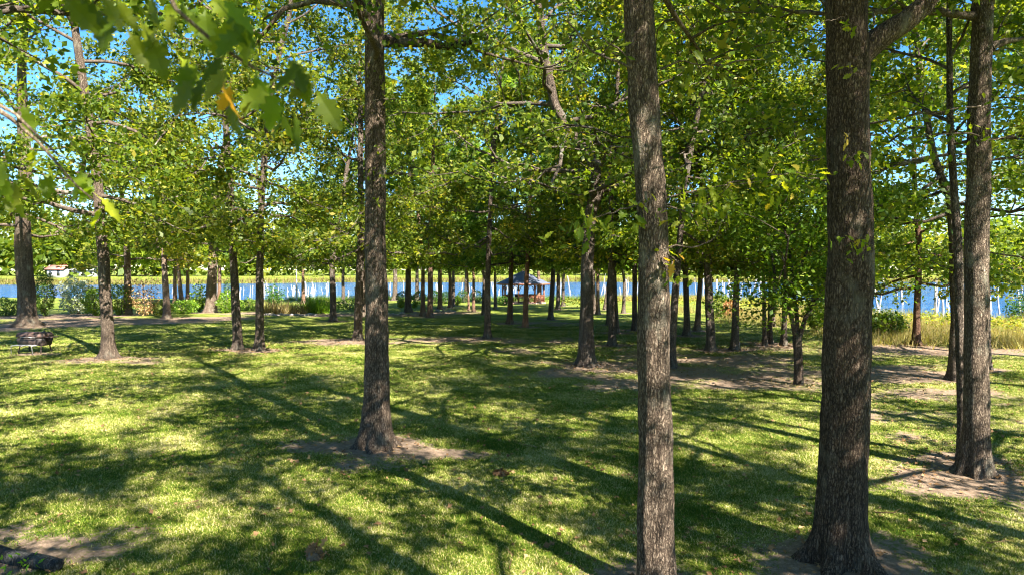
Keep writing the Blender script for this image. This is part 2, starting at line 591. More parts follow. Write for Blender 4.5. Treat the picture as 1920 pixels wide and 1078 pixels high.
def trunk_curve(base, ctrl, H, rng, lean=None):
    """ctrl: world points above the base seen in the photograph; carried on upwards to height H"""
    P = [np.array(base, float)] + [np.array(c, float) for c in ctrl]
    d = unit(P[-1] - P[-2]) if len(P) > 1 else np.array([0, 0, 1.0])
    d = unit(d * np.array([0.6, 0.6, 1]) + np.array([0, 0, 0.6]))
    while P[-1][2] - base[2] < H - 0.5:
        st = min(2.2, H - (P[-1][2] - base[2]) + 0.1)
        d = unit(d + rng.normal(0, 0.07, 3) * np.array([1, 1, 0]) + np.array([0, 0, 0.12]))
        P.append(P[-1] + d * st)
    P = np.array(P)
    # Catmull style resampling on z
    s = np.concatenate([[0], np.cumsum(np.linalg.norm(np.diff(P, axis=0), axis=1))])
    n = 200
    q = np.linspace(0, s[-1], n)
    out = np.stack([np.interp(q, s, P[:, k]) for k in range(3)], 1)
    ker = np.hanning(15); ker /= ker.sum()
    for k in (0, 1):
        pad = np.concatenate([np.full(7, out[0, k]), out[:, k], np.full(7, out[-1, k])])
        out[:, k] = np.convolve(pad, ker, 'valid')
    return out


def make_tree(label, base, ctrl, r0, H, hb, cr, kind='oak', nleaf=9000, lsize=0.16, seed=0, detail=1, tint=(1, 1, 1), bark=(1, 1, 1),
              nlimb=14, flare=0.55, group=None, taper=0.30, knobs=(), template=None, name=None, joined=True, sigma=0.30, el0=None, view_clear=False, soil=True, gap=0.33):
    rng = np.random.default_rng(seed)
    base = np.array(base, float)
    if soil:
        TREE_BASES.append((base[0], base[1], r0))
    root = thing(name or ('cedar_tree' if kind == 'cedar' else 'oak_tree'), label, 'tree', base, group)
    C = trunk_curve(base, ctrl, H, rng) - base
    zz = C[:, 2].clip(0)
    ht = C[-1, 2]
    rad = lambda z: r0 * (1.0 - (1 - taper) * np.clip(z / ht, 0, 1) ** 0.9) * np.where(z > hb + (ht - hb) * 0.5, 1 - 0.6 * np.clip((z - hb - (ht - hb) * 0.5) / (ht - hb) / 0.5, 0, 1), 1)
    ph = rng.uniform(0, 6.28, 8)
    nr = int(rng.integers(4, 7))

    def lump(z, th):
        fl = np.exp(-z.clip(0) / 0.22) * flare * (0.72 + (0.85 if detail > 1 else 0.55) * np.cos(nr * th + ph[0] + 0.6 * np.sin(2 * th + ph[1])))
        fl2 = np.exp(-z.clip(0) / 0.9) * 0.16
        lo = 0.045 * np.sin(2 * th + ph[2] + z * 0.9) + 0.035 * np.sin(3 * th + ph[3] - z * 1.7) + 0.03 * np.sin(z * 3.1 + ph[4] + th) + 0.018 * np.sin(z * 7.3 + 2 * th + ph[5])
        if detail > 1:
            lo = lo + 0.016 * np.sin(9 * th + ph[6] + 1.3 * np.sin(z * 1.9 + ph[7])) + 0.013 * np.sin(13 * th + ph[5] + 1.6 * np.sin(z * 2.7 + ph[3])) + 0.012 * np.sin(z * 11 + 3 * th + ph[1])
        out = 1 + fl + fl2 + lo
        for (kz, kt, ka, kw) in knobs:
            d = np.angle(np.exp(1j * (th - kt)))
            out = out + ka * np.exp(-((z - kz) / kw) ** 2 - (d / 0.6) ** 2)
        return out
    idx = np.unique(np.concatenate([np.arange(0, 14, 1 if detail > 1 else 3), np.arange(14, 200, 2 if detail > 1 else 6), [199]]))
    z0 = np.array([C[0] + np.array([0, 0, -0.25])])
    mb = MB()
    mb.tube(np.vstack([z0, C[idx]]), np.concatenate([[r0 * 1.05], rad(zz[idx])]), (44 if r0 * 20 > base[1] * 0.35 else 26) if detail > 1 else (12 if detail else 9), lump)
    bm = M['cedar_bark'] if kind == 'cedar' else M['bark']
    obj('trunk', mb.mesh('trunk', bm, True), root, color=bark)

    # limbs, sub-branches and the places where leaves sit
    clusters = []
    limbs = []
    for i in range(nlimb):
        f = ((i + rng.uniform(0.1, 0.9)) / nlimb) ** 1.25
        z = hb + (ht * 0.97 - hb) * f
        p = np.array([np.interp(z, zz, C[:, k]) for k in range(3)])
        az = i * 2.39996 + rng.uniform(-0.4, 0.4) + ph[6]
        prof = math.sin(math.pi * (0.33 + 0.60 * f)) if kind == 'oak' else (1.05 - 0.85 * f)
        L = cr * (0.35 + 0.75 * prof) * rng.uniform(0.75, 1.15)
        el = math.radians(el0 + 48 * f + rng.uniform(-8, 8)) if el0 is not None else math.radians((-10 + 64 * f if kind == 'oak' else -12 + 48 * f) + rng.uniform(-12, 12))
        d = np.array([math.cos(az) * math.cos(el), math.sin(az) * math.cos(el), math.sin(el)])
        m = 7 if kind == 'oak' else 5
        pts = [p]; dd = d
        for j in range(m):
            dd = unit(dd + rng.normal(0, 0.20 if kind == 'oak' else 0.08, 3) + np.array([0, 0, 0.05 if f > 0.3 else -0.02]))
            if (pts[-1] + dd * L / m)[2] < hb - 0.3:
                dd = unit(np.array([dd[0], dd[1], 0.12]))
            pts.append(pts[-1] + dd * L / m)
        pts = np.array(pts)
        rl = min(float(rad(np.array([z]))[0]) * 0.55, 0.014 * L + 0.012)
        mb = MB()
        mb.tube(pts, np.linspace(rl, 0.012, m + 1), 6 if detail else 4, cap=False)
        if detail:
            subs = 2
        else:
            subs = 2
        for j in range(2 if L > 2 else 1, m + 1):
            for q in range(subs if rng.random() < 0.8 else 1):
                L2 = L * rng.uniform(0.16, 0.36) * (1.1 - 0.5 * j / m) + 0.25
                t = unit(pts[j] - pts[j - 1])
                side = unit(np.cross(t, [0, 0, 1])) * (1 if (j + q) % 2 else -1)
                e = unit(t * 0.7 + side * rng.uniform(0.5, 1.1) + rng.normal(0, 0.25, 3) + np.array([0, 0, 0.1]))
                sp = [pts[j]]
                for w in range(3):
                    e = unit(e + rng.normal(0, 0.25, 3) + np.array([0, 0, -0.05]))
                    if sp[-1][2] + e[2] * L2 / 3 < hb - 0.4:
                        e = unit(np.array([e[0], e[1], 0.15]))
                    sp.append(sp[-1] + e * L2 / 3)
                if detail:
                    mb.tube(sp, np.linspace(rl * (0.45 - 0.25 * j / m) + 0.004, 0.005, 4), 4, cap=False)
                for w in (1, 2, 3):
                    clusters.append(sp[w])
                    if rng.random() < 0.6:
                        clusters.append(sp[w] + rng.normal(0, 0.35, 3) * (1 if kind == 'oak' else 0.6))
        clusters.append(pts[-1])
        limbs.append(mb)
    for k in range(10):
        clusters.append(C[-1] + rng.normal(0, 0.6, 3))
    if joined:
        mb = MB()
        for l in limbs:
            for v_, f_ in zip(l.v, l.f):
                mb.v.append(v_); mb.f.append(f_ + mb.n)
            mb.n += l.n
        obj('branches', mb.mesh('branches', M['limb'], True), root, color=bark)
    else:
        for l in limbs:
            obj('limb', l.mesh('limb', M['limb'], True), root, color=bark)
    cl = np.array(clusters)
    wts = rng.gamma(1.1, 1.0, len(cl)); wts /= wts.sum()
    pick = rng.choice(len(cl), nleaf, p=wts)
    P = cl[pick] + rng.normal(0, 1, (nleaf, 3)) * np.array([sigma, sigma, sigma * 0.6])
    P = P[P[:, 2] > hb - 0.35 + rng.normal(0, 0.25, len(P))]
    if view_clear:
        W = P + base
        keep = ~((W[:, 1] > -0.5) & (W[:, 1] < 9) & (np.abs(W[:, 0]) < W[:, 1] * 0.85 + 0.8) & (W[:, 2] < CAM_H + 0.5 + W[:, 1] * 0.46))
        P = P[keep]
    if gap > 0:
        W = P + base
        g = np.zeros(len(P))
        gr = np.random.default_rng(777 + seed)
        for _ in range(9):
            kv = unit(gr.normal(0, 1, 3)) * 2 * math.pi / gr.uniform(0.8, 2.1)
            g += np.sin(W @ kv + gr.uniform(0, 6.28))
        thr = np.quantile(g, gap)
        P = P[g > thr]; 
    ctint = rng.normal(0, 0.10, len(P))
    tt = (rng.beta(2.0, 2.4, len(P)) + ctint).clip(0, 1)
    tt = np.where(rng.random(len(P)) < 0.985, tt.clip(0, 0.93), tt)
    tpl = template or (SPRAY if kind == 'cedar' else DIAMOND)
    me = leaves_mesh('crown', P, lsize, rng, M['cedar'] if kind == 'cedar' else M['leaf'], tpl, tint=tt, up=0.7)
    if tint == (1, 1, 1):
        j = rng.uniform(0.78, 1.12); tint = (j * rng.uniform(0.82, 1.12), j * rng.uniform(0.94, 1.08), j * rng.uniform(0.8, 1.6))
    obj('crown', me, root, color=tint, kind='stuff')
    return root, C, rad


def tree_px(label, px, py, w, path=(), H=15, foli=455, cr=3.2, kind='oak', seed=None, **kw):
    b = on_ground(px, py)
    D = b[1]
    r0 = 0.5 * w * D / FPX / 1.06
    ctrl = [at_depth(qx, qy, D) for qx, qy in path]
    hb = max(2.2, CAM_H - b[2] + (505 - foli) / FPX * D)
    if D < 20:
        q = dict(nleaf=19000, lsize=0.145, gap=0.35, el0=16, detail=2, nlimb=16, template=TRILOBE, joined=False)
    elif D < 36:
        q = dict(nleaf=30000, lsize=0.175, detail=2, nlimb=22, joined=False)
    elif D < 60:
        q = dict(nleaf=16500, lsize=0.245, detail=1, nlimb=19)
    else:
        q = dict(nleaf=11000, lsize=0.32, detail=0, nlimb=16)
    if kind == 'cedar':
        q['nleaf'] = int(q['nleaf'] * 0.62); q['lsize'] *= 2.0; q['nlimb'] = int(q['nlimb'] * 1.7); q.setdefault('sigma', 0.22)
    q.update(kw)
    if D > 20:
        H = H * 1.28; cr = cr * 1.34
    sd = seed if seed is not None else int(px * 7 + py * 13)
    return make_tree(label, b, ctrl, r0, H, hb, cr, kind, seed=sd, **q)
#@@TREES
# ------------------------------------------------------------------ the table of trees seen in the photograph
# label, base px, base py, trunk width px, path of the trunk upwards, options
T = []


def t(label, px, py, w, path=(), **kw):
    T.append((label, px, py, w, path, kw))


OL = (0.95, 1.0, 0.9)
# nearest trees
t('thick straight oak trunk flaring into a bare dirt ring, left of centre on the lawn', 706, 838, 50, [(706, 700), (706, 560), (704, 400), (703, 200), (703, 0)], H=17, foli=120, cr=4.6, seed=11, bark=(1.2, 1.15, 1.08), flare=0.62, taper=0.45)
t('rough barked oak with a knob, its foot cut off by the lower edge', 1233, 1118, 68, [(1230, 1000), (1227, 800), (1226, 600), (1226, 450), (1219, 330), (1207, 200), (1199, 80), (1197, -40)], H=16, foli=-40, cr=4.4, seed=22, bark=(1.15, 1.1, 1.02), flare=0.22, taper=0.62,
  knobs=((3.15, 0.1, 0.16, 0.16), (5.35, 3.0, 0.10, 0.3)))
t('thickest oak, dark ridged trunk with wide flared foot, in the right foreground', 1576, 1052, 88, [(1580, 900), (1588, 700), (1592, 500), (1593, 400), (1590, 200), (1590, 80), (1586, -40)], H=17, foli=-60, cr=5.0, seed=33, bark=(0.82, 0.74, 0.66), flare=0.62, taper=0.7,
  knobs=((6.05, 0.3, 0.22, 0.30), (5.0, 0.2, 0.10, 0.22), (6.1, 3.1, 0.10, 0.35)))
t('tall grey oak near the right edge with roots spreading over bare soil', 1829, 888, 46, [(1830, 760), (1831, 560), (1833, 400), (1835, 250), (1840, 100), (1846, -20)], H=17, foli=60, cr=4.6, seed=44, bark=(1.2, 1.17, 1.1), flare=0.6, taper=0.6)
t('slim pale trunk rising against the left side of the tall grey oak', 1806, 862, 20, [(1804, 760), (1800, 600), (1796, 450), (1789, 360), (1782, 250)], H=12, foli=300, cr=3.0, seed=45, flare=0.3)
t('dark backlit trunk just left of the two trunks near the right edge', 1788, 712, 20, [(1792, 600), (1789, 470), (1782, 370), (1768, 340), (1750, 290)], H=13, foli=400, cr=4.2, seed=46)
t('pale thin trunk peeking out right of the tall grey oak', 1854, 694, 9, [(1853, 600), (1852, 480)], H=13, foli=510, cr=4.2)
# middle distance, left to right
t('massive double stemmed pale oak with spreading roots at the left edge', 52, 611, 34, [(50, 560), (46, 500), (42, 450), (44, 380), (48, 300)], H=18, foli=440, cr=5.6, flare=0.8, seed=55, bark=(1.35, 1.3, 1.22), nleaf=30000)
t('dark oak with pale mottled foot nearest the black grill', 203, 671, 24, [(202, 620), (197, 540), (190, 430), (182, 330), (168, 230), (150, 120), (135, 10)], H=17, foli=425, cr=5.2, flare=0.7, seed=66, bark=(1.15, 1.12, 1.08), nleaf=42000, gap=0.2, tint=(0.92, 1.0, 1.0))
t('left one of two slender oaks standing side by side left of the lawn centre', 447, 655, 17, [(443, 590), (438, 500), (434, 400), (428, 290), (418, 170), (405, 60)], H=17, foli=455, cr=4.4, seed=77, nleaf=36000, gap=0.2)
t('right one of two slender oaks side by side, forking towards the open sky', 486, 657, 16, [(487, 590), (487, 500), (490, 390), (496, 290), (505, 200), (522, 110), (545, 20)], H=18, foli=450, cr=4.4, seed=88, nleaf=36000, gap=0.2)
t('dark slightly bent oak with a broad foot in the middle of the lawn', 1099, 686, 30, [(1099, 620), (1101, 520), (1104, 420), (1112, 380), (1122, 350), (1112, 300), (1085, 270), (1040, 200)], H=15, foli=370, cr=5.0, seed=99, flare=0.5)
t('oak with twin upper stems standing close behind the straight left centre trunk', 670, 637, 17, [(672, 590), (674, 530), (676, 480)], H=15, foli=487, cr=3.4)
t('slender oak in sunlit bare soil left of the wooden gazebo', 914, 634, 12.5, [(914, 580), (915, 500), (918, 420), (922, 330)], H=15, foli=470, cr=3.4)
t('oak with dark shaft and lit foot right of the bent oak', 1148, 648, 14, [(1147, 590), (1146, 520), (1144, 450)], H=14, foli=478, cr=3.2)
t('grey oak half hidden right behind the dark shaft with lit foot', 1156, 624, 12, [(1153, 570), (1150, 500)], H=14, foli=475, cr=3.2)
t('dark leaning oak emerging from behind the knobbed foreground trunk', 1258, 690, 16, [(1261, 620), (1267, 540), (1273, 470)], H=13, foli=440, cr=3.6, tint=(0.85, 0.95, 0.9))
t('tapered oak with a swollen foot, left of two evenly spaced trunks on the right lawn', 1333, 657, 17, [(1331, 600), (1328, 520), (1326, 450)], H=15, foli=480, cr=4.0)
t('straight oak right of the swollen footed tree on the right lawn', 1378, 656, 14, [(1379, 600), (1381, 520), (1382, 450)], H=14, foli=480, cr=3.8)
t('thin trunk of the close pair behind the forked young tree', 1434, 648, 8, [(1433, 590), (1431, 500)], H=12, foli=500, cr=3.0)
t('darker second trunk of the close pair left of the forked young tree', 1443, 644, 9, [(1444, 590), (1445, 500)], H=13, foli=494, cr=3.2)
t('straight trunk directly behind the left stem of the forked young tree', 1470, 647, 11, [(1471, 590), (1472, 500)], H=13, foli=494, cr=3.4)
t('brown trunk standing in tall dry grass right of the thickest oak', 1718, 647, 14, [(1719, 600), (1721, 540)], H=12, foli=545, cr=4.8, bark=(1.1, 0.8, 0.65), seed=121, nleaf=34000)
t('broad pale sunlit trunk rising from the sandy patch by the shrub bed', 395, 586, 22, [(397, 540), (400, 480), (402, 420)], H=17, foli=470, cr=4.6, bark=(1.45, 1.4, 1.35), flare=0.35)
t('slim almost white sunlit trunk at the edge of the sandy patch', 313, 597, 13, [(312, 560), (308, 500), (305, 430)], H=14, foli=484, cr=3.2, bark=(1.75, 1.65, 1.55))  # sunlight on this trunk is put into the pale bark tint
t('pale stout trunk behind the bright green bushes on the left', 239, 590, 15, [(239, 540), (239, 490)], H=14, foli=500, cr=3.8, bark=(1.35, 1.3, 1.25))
t('leftmost of three thin dark cedars before the water by the white trunk', 328, 570, 8, [(328, 520)], kind='cedar', H=13, foli=487, cr=3.4, nleaf=14000, tint=(1.2, 1.15, 1))
t('middle leaning one of three thin dark cedars by the white trunk', 341, 573, 9, [(336, 520), (332, 470)], kind='cedar', H=14, foli=487, cr=3.4, nleaf=14000, tint=(1.2, 1.15, 1))
t('rightmost of three thin dark cedars left of the broad pale trunk', 352, 569, 8, [(352, 510)], kind='cedar', H=13, foli=487, cr=3.4, nleaf=14000, tint=(1.2, 1.15, 1))
t('reddish cedar trunk just right of the broad pale trunk', 411, 563, 8, [(412, 500)], kind='cedar', H=13, foli=478, cr=2.7)
t('thin cedar against the water right of the two slender oaks', 569, 568, 7, [(568, 520)], kind='cedar', H=12, foli=494, cr=2.6)
t('slender oak with dirt at its foot left of the straight left centre trunk', 625, 603, 13, [(624, 540), (622, 490)], H=14, foli=494, cr=3.0)
t('small dark trunk by the water between slender oak and twin stemmed oak', 644, 568, 7, [(643, 520)], H=12, foli=494, cr=2.6)
t('sunlit trunk hidden behind the foot of the twin stemmed oak', 682, 593, 9, [(682, 530)], H=13, foli=487, cr=2.8, bark=(1.3, 1.25, 1.2))  # bark tint raised to stand in for sunlight
t('flared trunk at the water just right of the straight left centre oak', 740, 563, 10, [(741, 530), (741, 490)], H=14, foli=500, cr=3.0)
t('stout oak with flared foot before the rounded dark bushes', 765, 585, 13, [(765, 540), (766, 490)], H=15, foli=500, cr=3.2)
t('dark trunk at the waterline behind the stout oak', 782, 562, 8, [(782, 510)], H=13, foli=494, cr=2.8)
t('dark upright cedar touching a lit cedar, left of centre', 793, 592, 9, [(793, 540), (793, 490)], kind='cedar', H=14, foli=494, cr=2.8, tint=(1.25, 1.2, 1))
t('reddish cedar with a scarred flared foot left of centre', 806, 595, 11.5, [(807, 540), (807, 490)], kind='cedar', H=15, foli=487, cr=3.0, flare=0.5)
t('cedar with sunlit right side in the left centre row', 825, 579, 9, [(825, 530), (824, 480)], kind='cedar', H=14, foli=494, cr=2.7)
t('left trunk of the joined dark pair by the rounded bushes', 844, 577, 8, [(844, 520)], kind='cedar', H=14, foli=494, cr=2.7)
t('right trunk of the joined dark pair by the rounded bushes', 850, 574, 7, [(850, 520)], H=13, foli=496, cr=2.6)
t('dark trunk among rounded bushes left of the gazebo', 874, 565, 8, [(874, 520)], H=13, foli=500, cr=2.7)
t('thinnest pale footed sapling before the bushes left of the gazebo', 879, 582, 4.5, [(877, 520)], kind='cedar', H=10, foli=494, cr=2.0)
t('thin straight cedar beside the pale footed sapling', 888, 584, 6, [(888, 520)], kind='cedar', H=12, foli=494, cr=2.4)
t('grey trunk directly left behind the slender oak near the gazebo', 906, 590, 7, [(908, 530)], H=13, foli=494, cr=2.6)
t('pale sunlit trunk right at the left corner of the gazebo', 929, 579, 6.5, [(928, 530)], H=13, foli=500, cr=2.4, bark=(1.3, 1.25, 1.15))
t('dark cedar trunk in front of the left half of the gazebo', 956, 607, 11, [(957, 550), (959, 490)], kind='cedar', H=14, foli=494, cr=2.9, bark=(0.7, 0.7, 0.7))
t('reddish cedar trunk in front of the middle of the gazebo', 985, 613, 10.5, [(986, 550), (989, 490), (991, 440)], kind='cedar', H=15, foli=487, cr=2.9, bark=(1.2, 1.0, 0.9))
t('dark narrow trunk before the right corner of the gazebo', 1010, 569, 7, [(1010, 520)], kind='cedar', H=13, foli=495, cr=2.4)
t('tilted grey trunk first to the right of the gazebo', 1032, 599, 10, [(1035, 550), (1038, 500)], H=14, foli=500, cr=2.9)
t('grey trunk second to the right of the gazebo', 1046, 580, 8, [(1047, 530)], H=13, foli=500, cr=2.6)
t('forked little trunk third to the right of the gazebo', 1056, 574, 7, [(1056, 530)], H=12, foli=500, cr=2.5)
t('left one of the twin trunks close right of the bent dark oak', 1114, 587, 7, [(1114, 520)], H=13, foli=496, cr=2.6)
t('right one of the twin trunks close right of the bent dark oak', 1121, 589, 7.5, [(1121, 520)], kind='cedar', H=13, foli=494, cr=2.6)
t('short leaning trunk between twin trunks and the dark shaft', 1133, 581, 5.5, [(1140, 530)], H=11, foli=500, cr=2.4)
t('thin trunk tucked against the left of the dark shaft with lit foot', 1139, 609, 5, [(1139, 550)], H=11, foli=487, cr=2.3)
t('slim grey trunk alone against the water left of the knobbed trunk', 1169, 587, 7, [(1171, 530)], H=13, foli=500, cr=2.6)
t('dark trunk touching the left edge of the knobbed foreground trunk', 1190, 619, 11, [(1190, 550), (1190, 480)], H=14, foli=487, cr=3.2)
t('upright grey oak right of the dark leaning oak', 1288, 629, 13, [(1287, 570), (1285, 500)], H=14, foli=496, cr=3.4)
t('pale sunlit oak tilting right, left of the swollen footed tree', 1307, 620, 11, [(1310, 570), (1315, 500)], H=14, foli=500, cr=3.2, bark=(1.4, 1.35, 1.25))  # lighter bark tint carries the sun on this oak
t('sunlit pale trunk far behind the close pair of thin trunks', 1450, 612, 7, [(1450, 560)], H=12, foli=500, cr=2.6, bark=(1.3, 1.25, 1.2))  # sunlit look painted in through the bark tint

t('oak almost hidden behind the right one of the two slender oaks', 487, 584, 10, [(487, 540), (488, 480)], H=16, foli=488, cr=4.2)
# the forked young tree is built on its own below
FORK = on_ground(1498, 721)

# patches of bare soil: px, py, radius in metres, strength
SOIL = [(1180, 720, 2.2, .7), (1300, 700, 2.8, .85), (1380, 720, 2.4, .75), (1450, 705, 2.4, .75), (1560, 700, 2.6, .8), (1640, 780, 1.6, .6), (1080, 700, 2.4, .7), (1400, 670, 3, .7), (1700, 820, 1.5, .5), (1760, 740, 2.2, .7), (1860, 740, 2.0, .6), (980, 660, 2.4, .55), (1050, 640, 2.6, .55), (880, 640, 2.4, .6), (560, 640, 2.2, .5), (240, 990, .7, .4), (1150, 690, 3.2, .8), (1240, 665, 3.0, .75), (1060, 680, 2.2, .6), (1345, 675, 3.2, .8), (1420, 690, 2.6, .6), (1500, 726, 1.6, .7), (1690, 700, 3.0, 1.0), (1620, 690, 2.0, .7),
        (1800, 900, 1.7, .9), (1880, 920, 1.8, .8), (1740, 880, 1.3, .6), (380, 597, 3.6, 1.3), (330, 602, 3.2, 1.2), (290, 605, 2.5, 1.0), (430, 596, 2.2, .9), (640, 640, 2.6, .9), (730, 638, 2.2, .7),
        (820, 637, 2.4, .8), (915, 637, 2.0, .8), (960, 640, 2.0, .7), (90, 608, 4.0, 1.2), (150, 602, 4.0, 1.2), (220, 601, 3.5, 1.1), (20, 615, 3.0, .9), (120, 592, 5.0, 1.4), (60, 1040, .9, .9),
        (150, 1040, .6, .7), (10, 1000, .7, .6), (600, 835, .9, .7), (800, 850, .9, .8), (870, 858, .6, .6), (680, 868, .9, .8), (1500, 1060, .7, .6), (830, 586, 4, .9), (780, 590, 4, .8), (700, 590, 4, .7),
        (550, 588, 4, 1.0), (620, 590, 4, .8), (480, 587, 4, .8), (1000, 605, 3, .6), (1050, 606, 3, .6), (1580, 660, 3, .6), (1700, 655, 3.5, .9), (1760, 660, 3, .8), (1880, 660, 3, .8), (1720, 780, 1.8, .5), (1880, 800, 1.5, .5), (1640, 740, 1.6, .6), (1450, 650, 3, .6), (75, 662, 1.2, .8), (150, 676, 1.3, .8), (270, 676, 1.2, .7)]
SOILW = [(*on_ground(px, py)[:2], r, s) for px, py, r, s in SOIL]
for (label, px, py, w, path, kw) in T:
    b = on_ground(px, py)
    r0 = 0.5 * w * b[1] / FPX
    SOILW.append((b[0], b[1], 0.55 + 2.2 * r0, 1.15))


def vnoise(x, y, seed):
    rng = np.random.default_rng(seed)
    out = 0
    for k in range(10):
        a = rng.uniform(0, 6.28); f = rng.uniform(0.5, 1.6)
        out = out + np.sin((x * math.cos(a) + y * math.sin(a)) * f * 2.2 + rng.uniform(0, 6.28) + 1.2 * np.sin((x * math.sin(a) - y * math.cos(a)) * f))
    return out / 4.5


def soil_at(x, y):
    x = np.asarray(x, float); y = np.asarray(y, float)
    s = np.zeros_like(x)
    for (a, b, r, k) in SOILW:
        d2 = ((x - a) / r) ** 2 + ((y - b) / (r * 0.8)) ** 2
        s = np.maximum(s, k * np.exp(-d2 * 0.9))
    s = s + 0.17 * vnoise(x, y, 5) + 0.15 * vnoise(x * 2.7, y * 2.7, 6)
    # dry uncut margin along the lake
    return s


# ------------------------------------------------------------------ ground and lake
def build_ground():
    k = 5.2
    u = np.linspace(-1, 1, 241)
    X = 700 * np.sinh(k * 1.08 * u) / np.sinh(k * 1.08)
    vn = np.linspace(0, 1, 220)
    Y = np.concatenate([np.linspace(-60, -4, 24)[:-1], -4 + 24 * np.linspace(0, 1, 110)[:-1], 20 + 1480 * np.sinh(5.4 * vn) / np.sinh(5.4)])
    XX, YY = np.meshgrid(X, Y)
    Z = ground_z(XX, YY)
    V = np.stack([XX, YY, Z], -1).reshape(-1, 3)
    nx, ny = len(X), len(Y)
    i = (np.arange(ny - 1)[:, None] * nx + np.arange(nx - 1)[None, :])
    F = np.stack([i, i + 1, i + nx + 1, i + nx], -1).reshape(-1, 4)
    me = fast_mesh('ground', V, F, M['lawn'], None, True)
    a = me.attributes.new('soil', 'FLOAT', 'POINT')
    a.data.foreach_set('value', soil_at(V[:, 0], V[:, 1]).astype(np.float32))
    o = obj('ground', me, kind='structure', label='mown lawn with bare earth patches sloping gently to the lake')


build_ground()
me = fast_mesh('lake', [(-420, 25, LAKE_Z), (420, 25, LAKE_Z), (420, 330, LAKE_Z), (-420, 330, LAKE_Z)], [[0, 1, 2, 3]], M['water'])
obj('lake', me, kind='structure', label='wind rippled blue lake beyond the trees')


# grass blades on the lawn, one uncountable mass
def build_grass():
    rng = np.random.default_rng(3)
    tcol = bpy.data.collections.new('grass_tufts')
    for k in range(4):
        n = 13
        P = np.stack([rng.normal(0, 0.05, n), rng.normal(0, 0.05, n), np.zeros(n)], 1)
        a = rng.uniform(0, 6.28, n); tilt = rng.uniform(0.1, 1.0, n)
        L = rng.uniform(0.022, 0.055, n)
        D = np.stack([np.cos(a) * np.sin(tilt), np.sin(a) * np.sin(tilt), np.cos(tilt)], 1)
        side = np.stack([-np.sin(a), np.cos(a), 0 * a], 1) * 0.0042
        mid = P + D * L[:, None] * 0.55
        tip = P + D * L[:, None] + np.stack([np.cos(a), np.sin(a), -0.6 + 0 * a], 1) * L[:, None] * 0.25
        V = np.stack([P - side, P + side, mid + side * 0.8, tip, mid - side * 0.8], 1).reshape(-1, 3)
        F = (np.arange(n)[:, None] * 5 + np.array([[0, 1, 2, 4]])).reshape(-1, 4)
        F2 = (np.arange(n)[:, None] * 5 + np.array([[4, 2, 3, 3]])).reshape(-1, 4)
        tt = rng.random(n)
        F3 = np.vstack([F[:, [0, 1, 2]], F[:, [0, 2, 3]], F2[:, :3]])
        me = fast_mesh('grass_tuft', V, F3, M['grass'], np.concatenate([tt, tt, tt]))
        tcol.objects.link(bpy.data.objects.new('grass_tuft', me))
    pts, scs = [], []
    for (y0, y1, dens, sc) in ((4.5, 9, 420, 1.0), (9, 14, 300, 1.1), (14, 20, 170, 1.2), (20, 30, 80, 1.35), (30, 48, 26, 1.6)):
        wid = 0.80
        area = wid * (y1 * y1 - y0 * y0)
        n = int(area * dens)
        y = np.sqrt(rng.uniform(y0 * y0, y1 * y1, n))
        x = rng.uniform(-1, 1, n) * y * wid
        s = soil_at(x, y) + rng.normal(0, 0.13, n)
        keep = (s < 0.42) & (y < shore_near(x) - 3)
        x, y = x[keep], y[keep]
        pts.append(np.stack([x, y, ground_z(x, y) - 0.004], 1))
        scs.append(sc * rng.uniform(0.7, 1.3, len(x)))
    P = np.vstack(pts); SC = np.concatenate(scs)
    me = bpy.data.meshes.new('grass')
    me.vertices.add(len(P)); me.vertices.foreach_set('co', P.astype(np.float32).ravel())
    a = me.attributes.new('sc', 'FLOAT', 'POINT'); a.data.foreach_set('value', SC.astype(np.float32))
    a = me.attributes.new('rot', 'FLOAT_VECTOR', 'POINT')
    a.data.foreach_set('vector', np.stack([0 * SC, 0 * SC, rng.uniform(0, 6.28, len(SC))], 1).astype(np.float32).ravel())
    me.materials.append(M['grass'])
    o = obj('grass', me, kind='stuff', label='short patchy green and straw coloured grass on the lawn')
    ng = bpy.data.node_groups.new('scatter_grass', 'GeometryNodeTree')
    ng.interface.new_socket('Geometry', in_out='INPUT', socket_type='NodeSocketGeometry')
    ng.interface.new_socket('Geometry', in_out='OUTPUT', socket_type='NodeSocketGeometry')
    gi = ng.nodes.new('NodeGroupInput'); go = ng.nodes.new('NodeGroupOutput')
    ci = ng.nodes.new('GeometryNodeCollectionInfo')
    ci.inputs['Collection'].default_value = tcol
    ci.inputs['Separate Children'].default_value = True
    ci.inputs['Reset Children'].default_value = True
    ip = ng.nodes.new('GeometryNodeInstanceOnPoints')
    ip.inputs['Pick Instance'].default_value = True
    n1 = ng.nodes.new('GeometryNodeInputNamedAttribute'); n1.data_type = 'FLOAT'; n1.inputs[0].default_value = 'sc'
    n2 = ng.nodes.new('GeometryNodeInputNamedAttribute'); n2.data_type = 'FLOAT_VECTOR'; n2.inputs[0].default_value = 'rot'
    e2r = ng.nodes.new('FunctionNodeEulerToRotation')
    ng.links.new(gi.outputs[0], ip.inputs['Points'])
    ng.links.new(ci.outputs[0], ip.inputs['Instance'])
    ng.links.new(n1.outputs[0], ip.inputs['Scale'])
    ng.links.new(n2.outputs[0], e2r.inputs[0])
    ng.links.new(e2r.outputs[0], ip.inputs['Rotation'])
    ng.links.new(ip.outputs[0], go.inputs[0])
    md = o.modifiers.new('scatter', 'NODES')
    md.node_group = ng
    return len(P)


NG = build_grass()
print('grass tufts', NG)

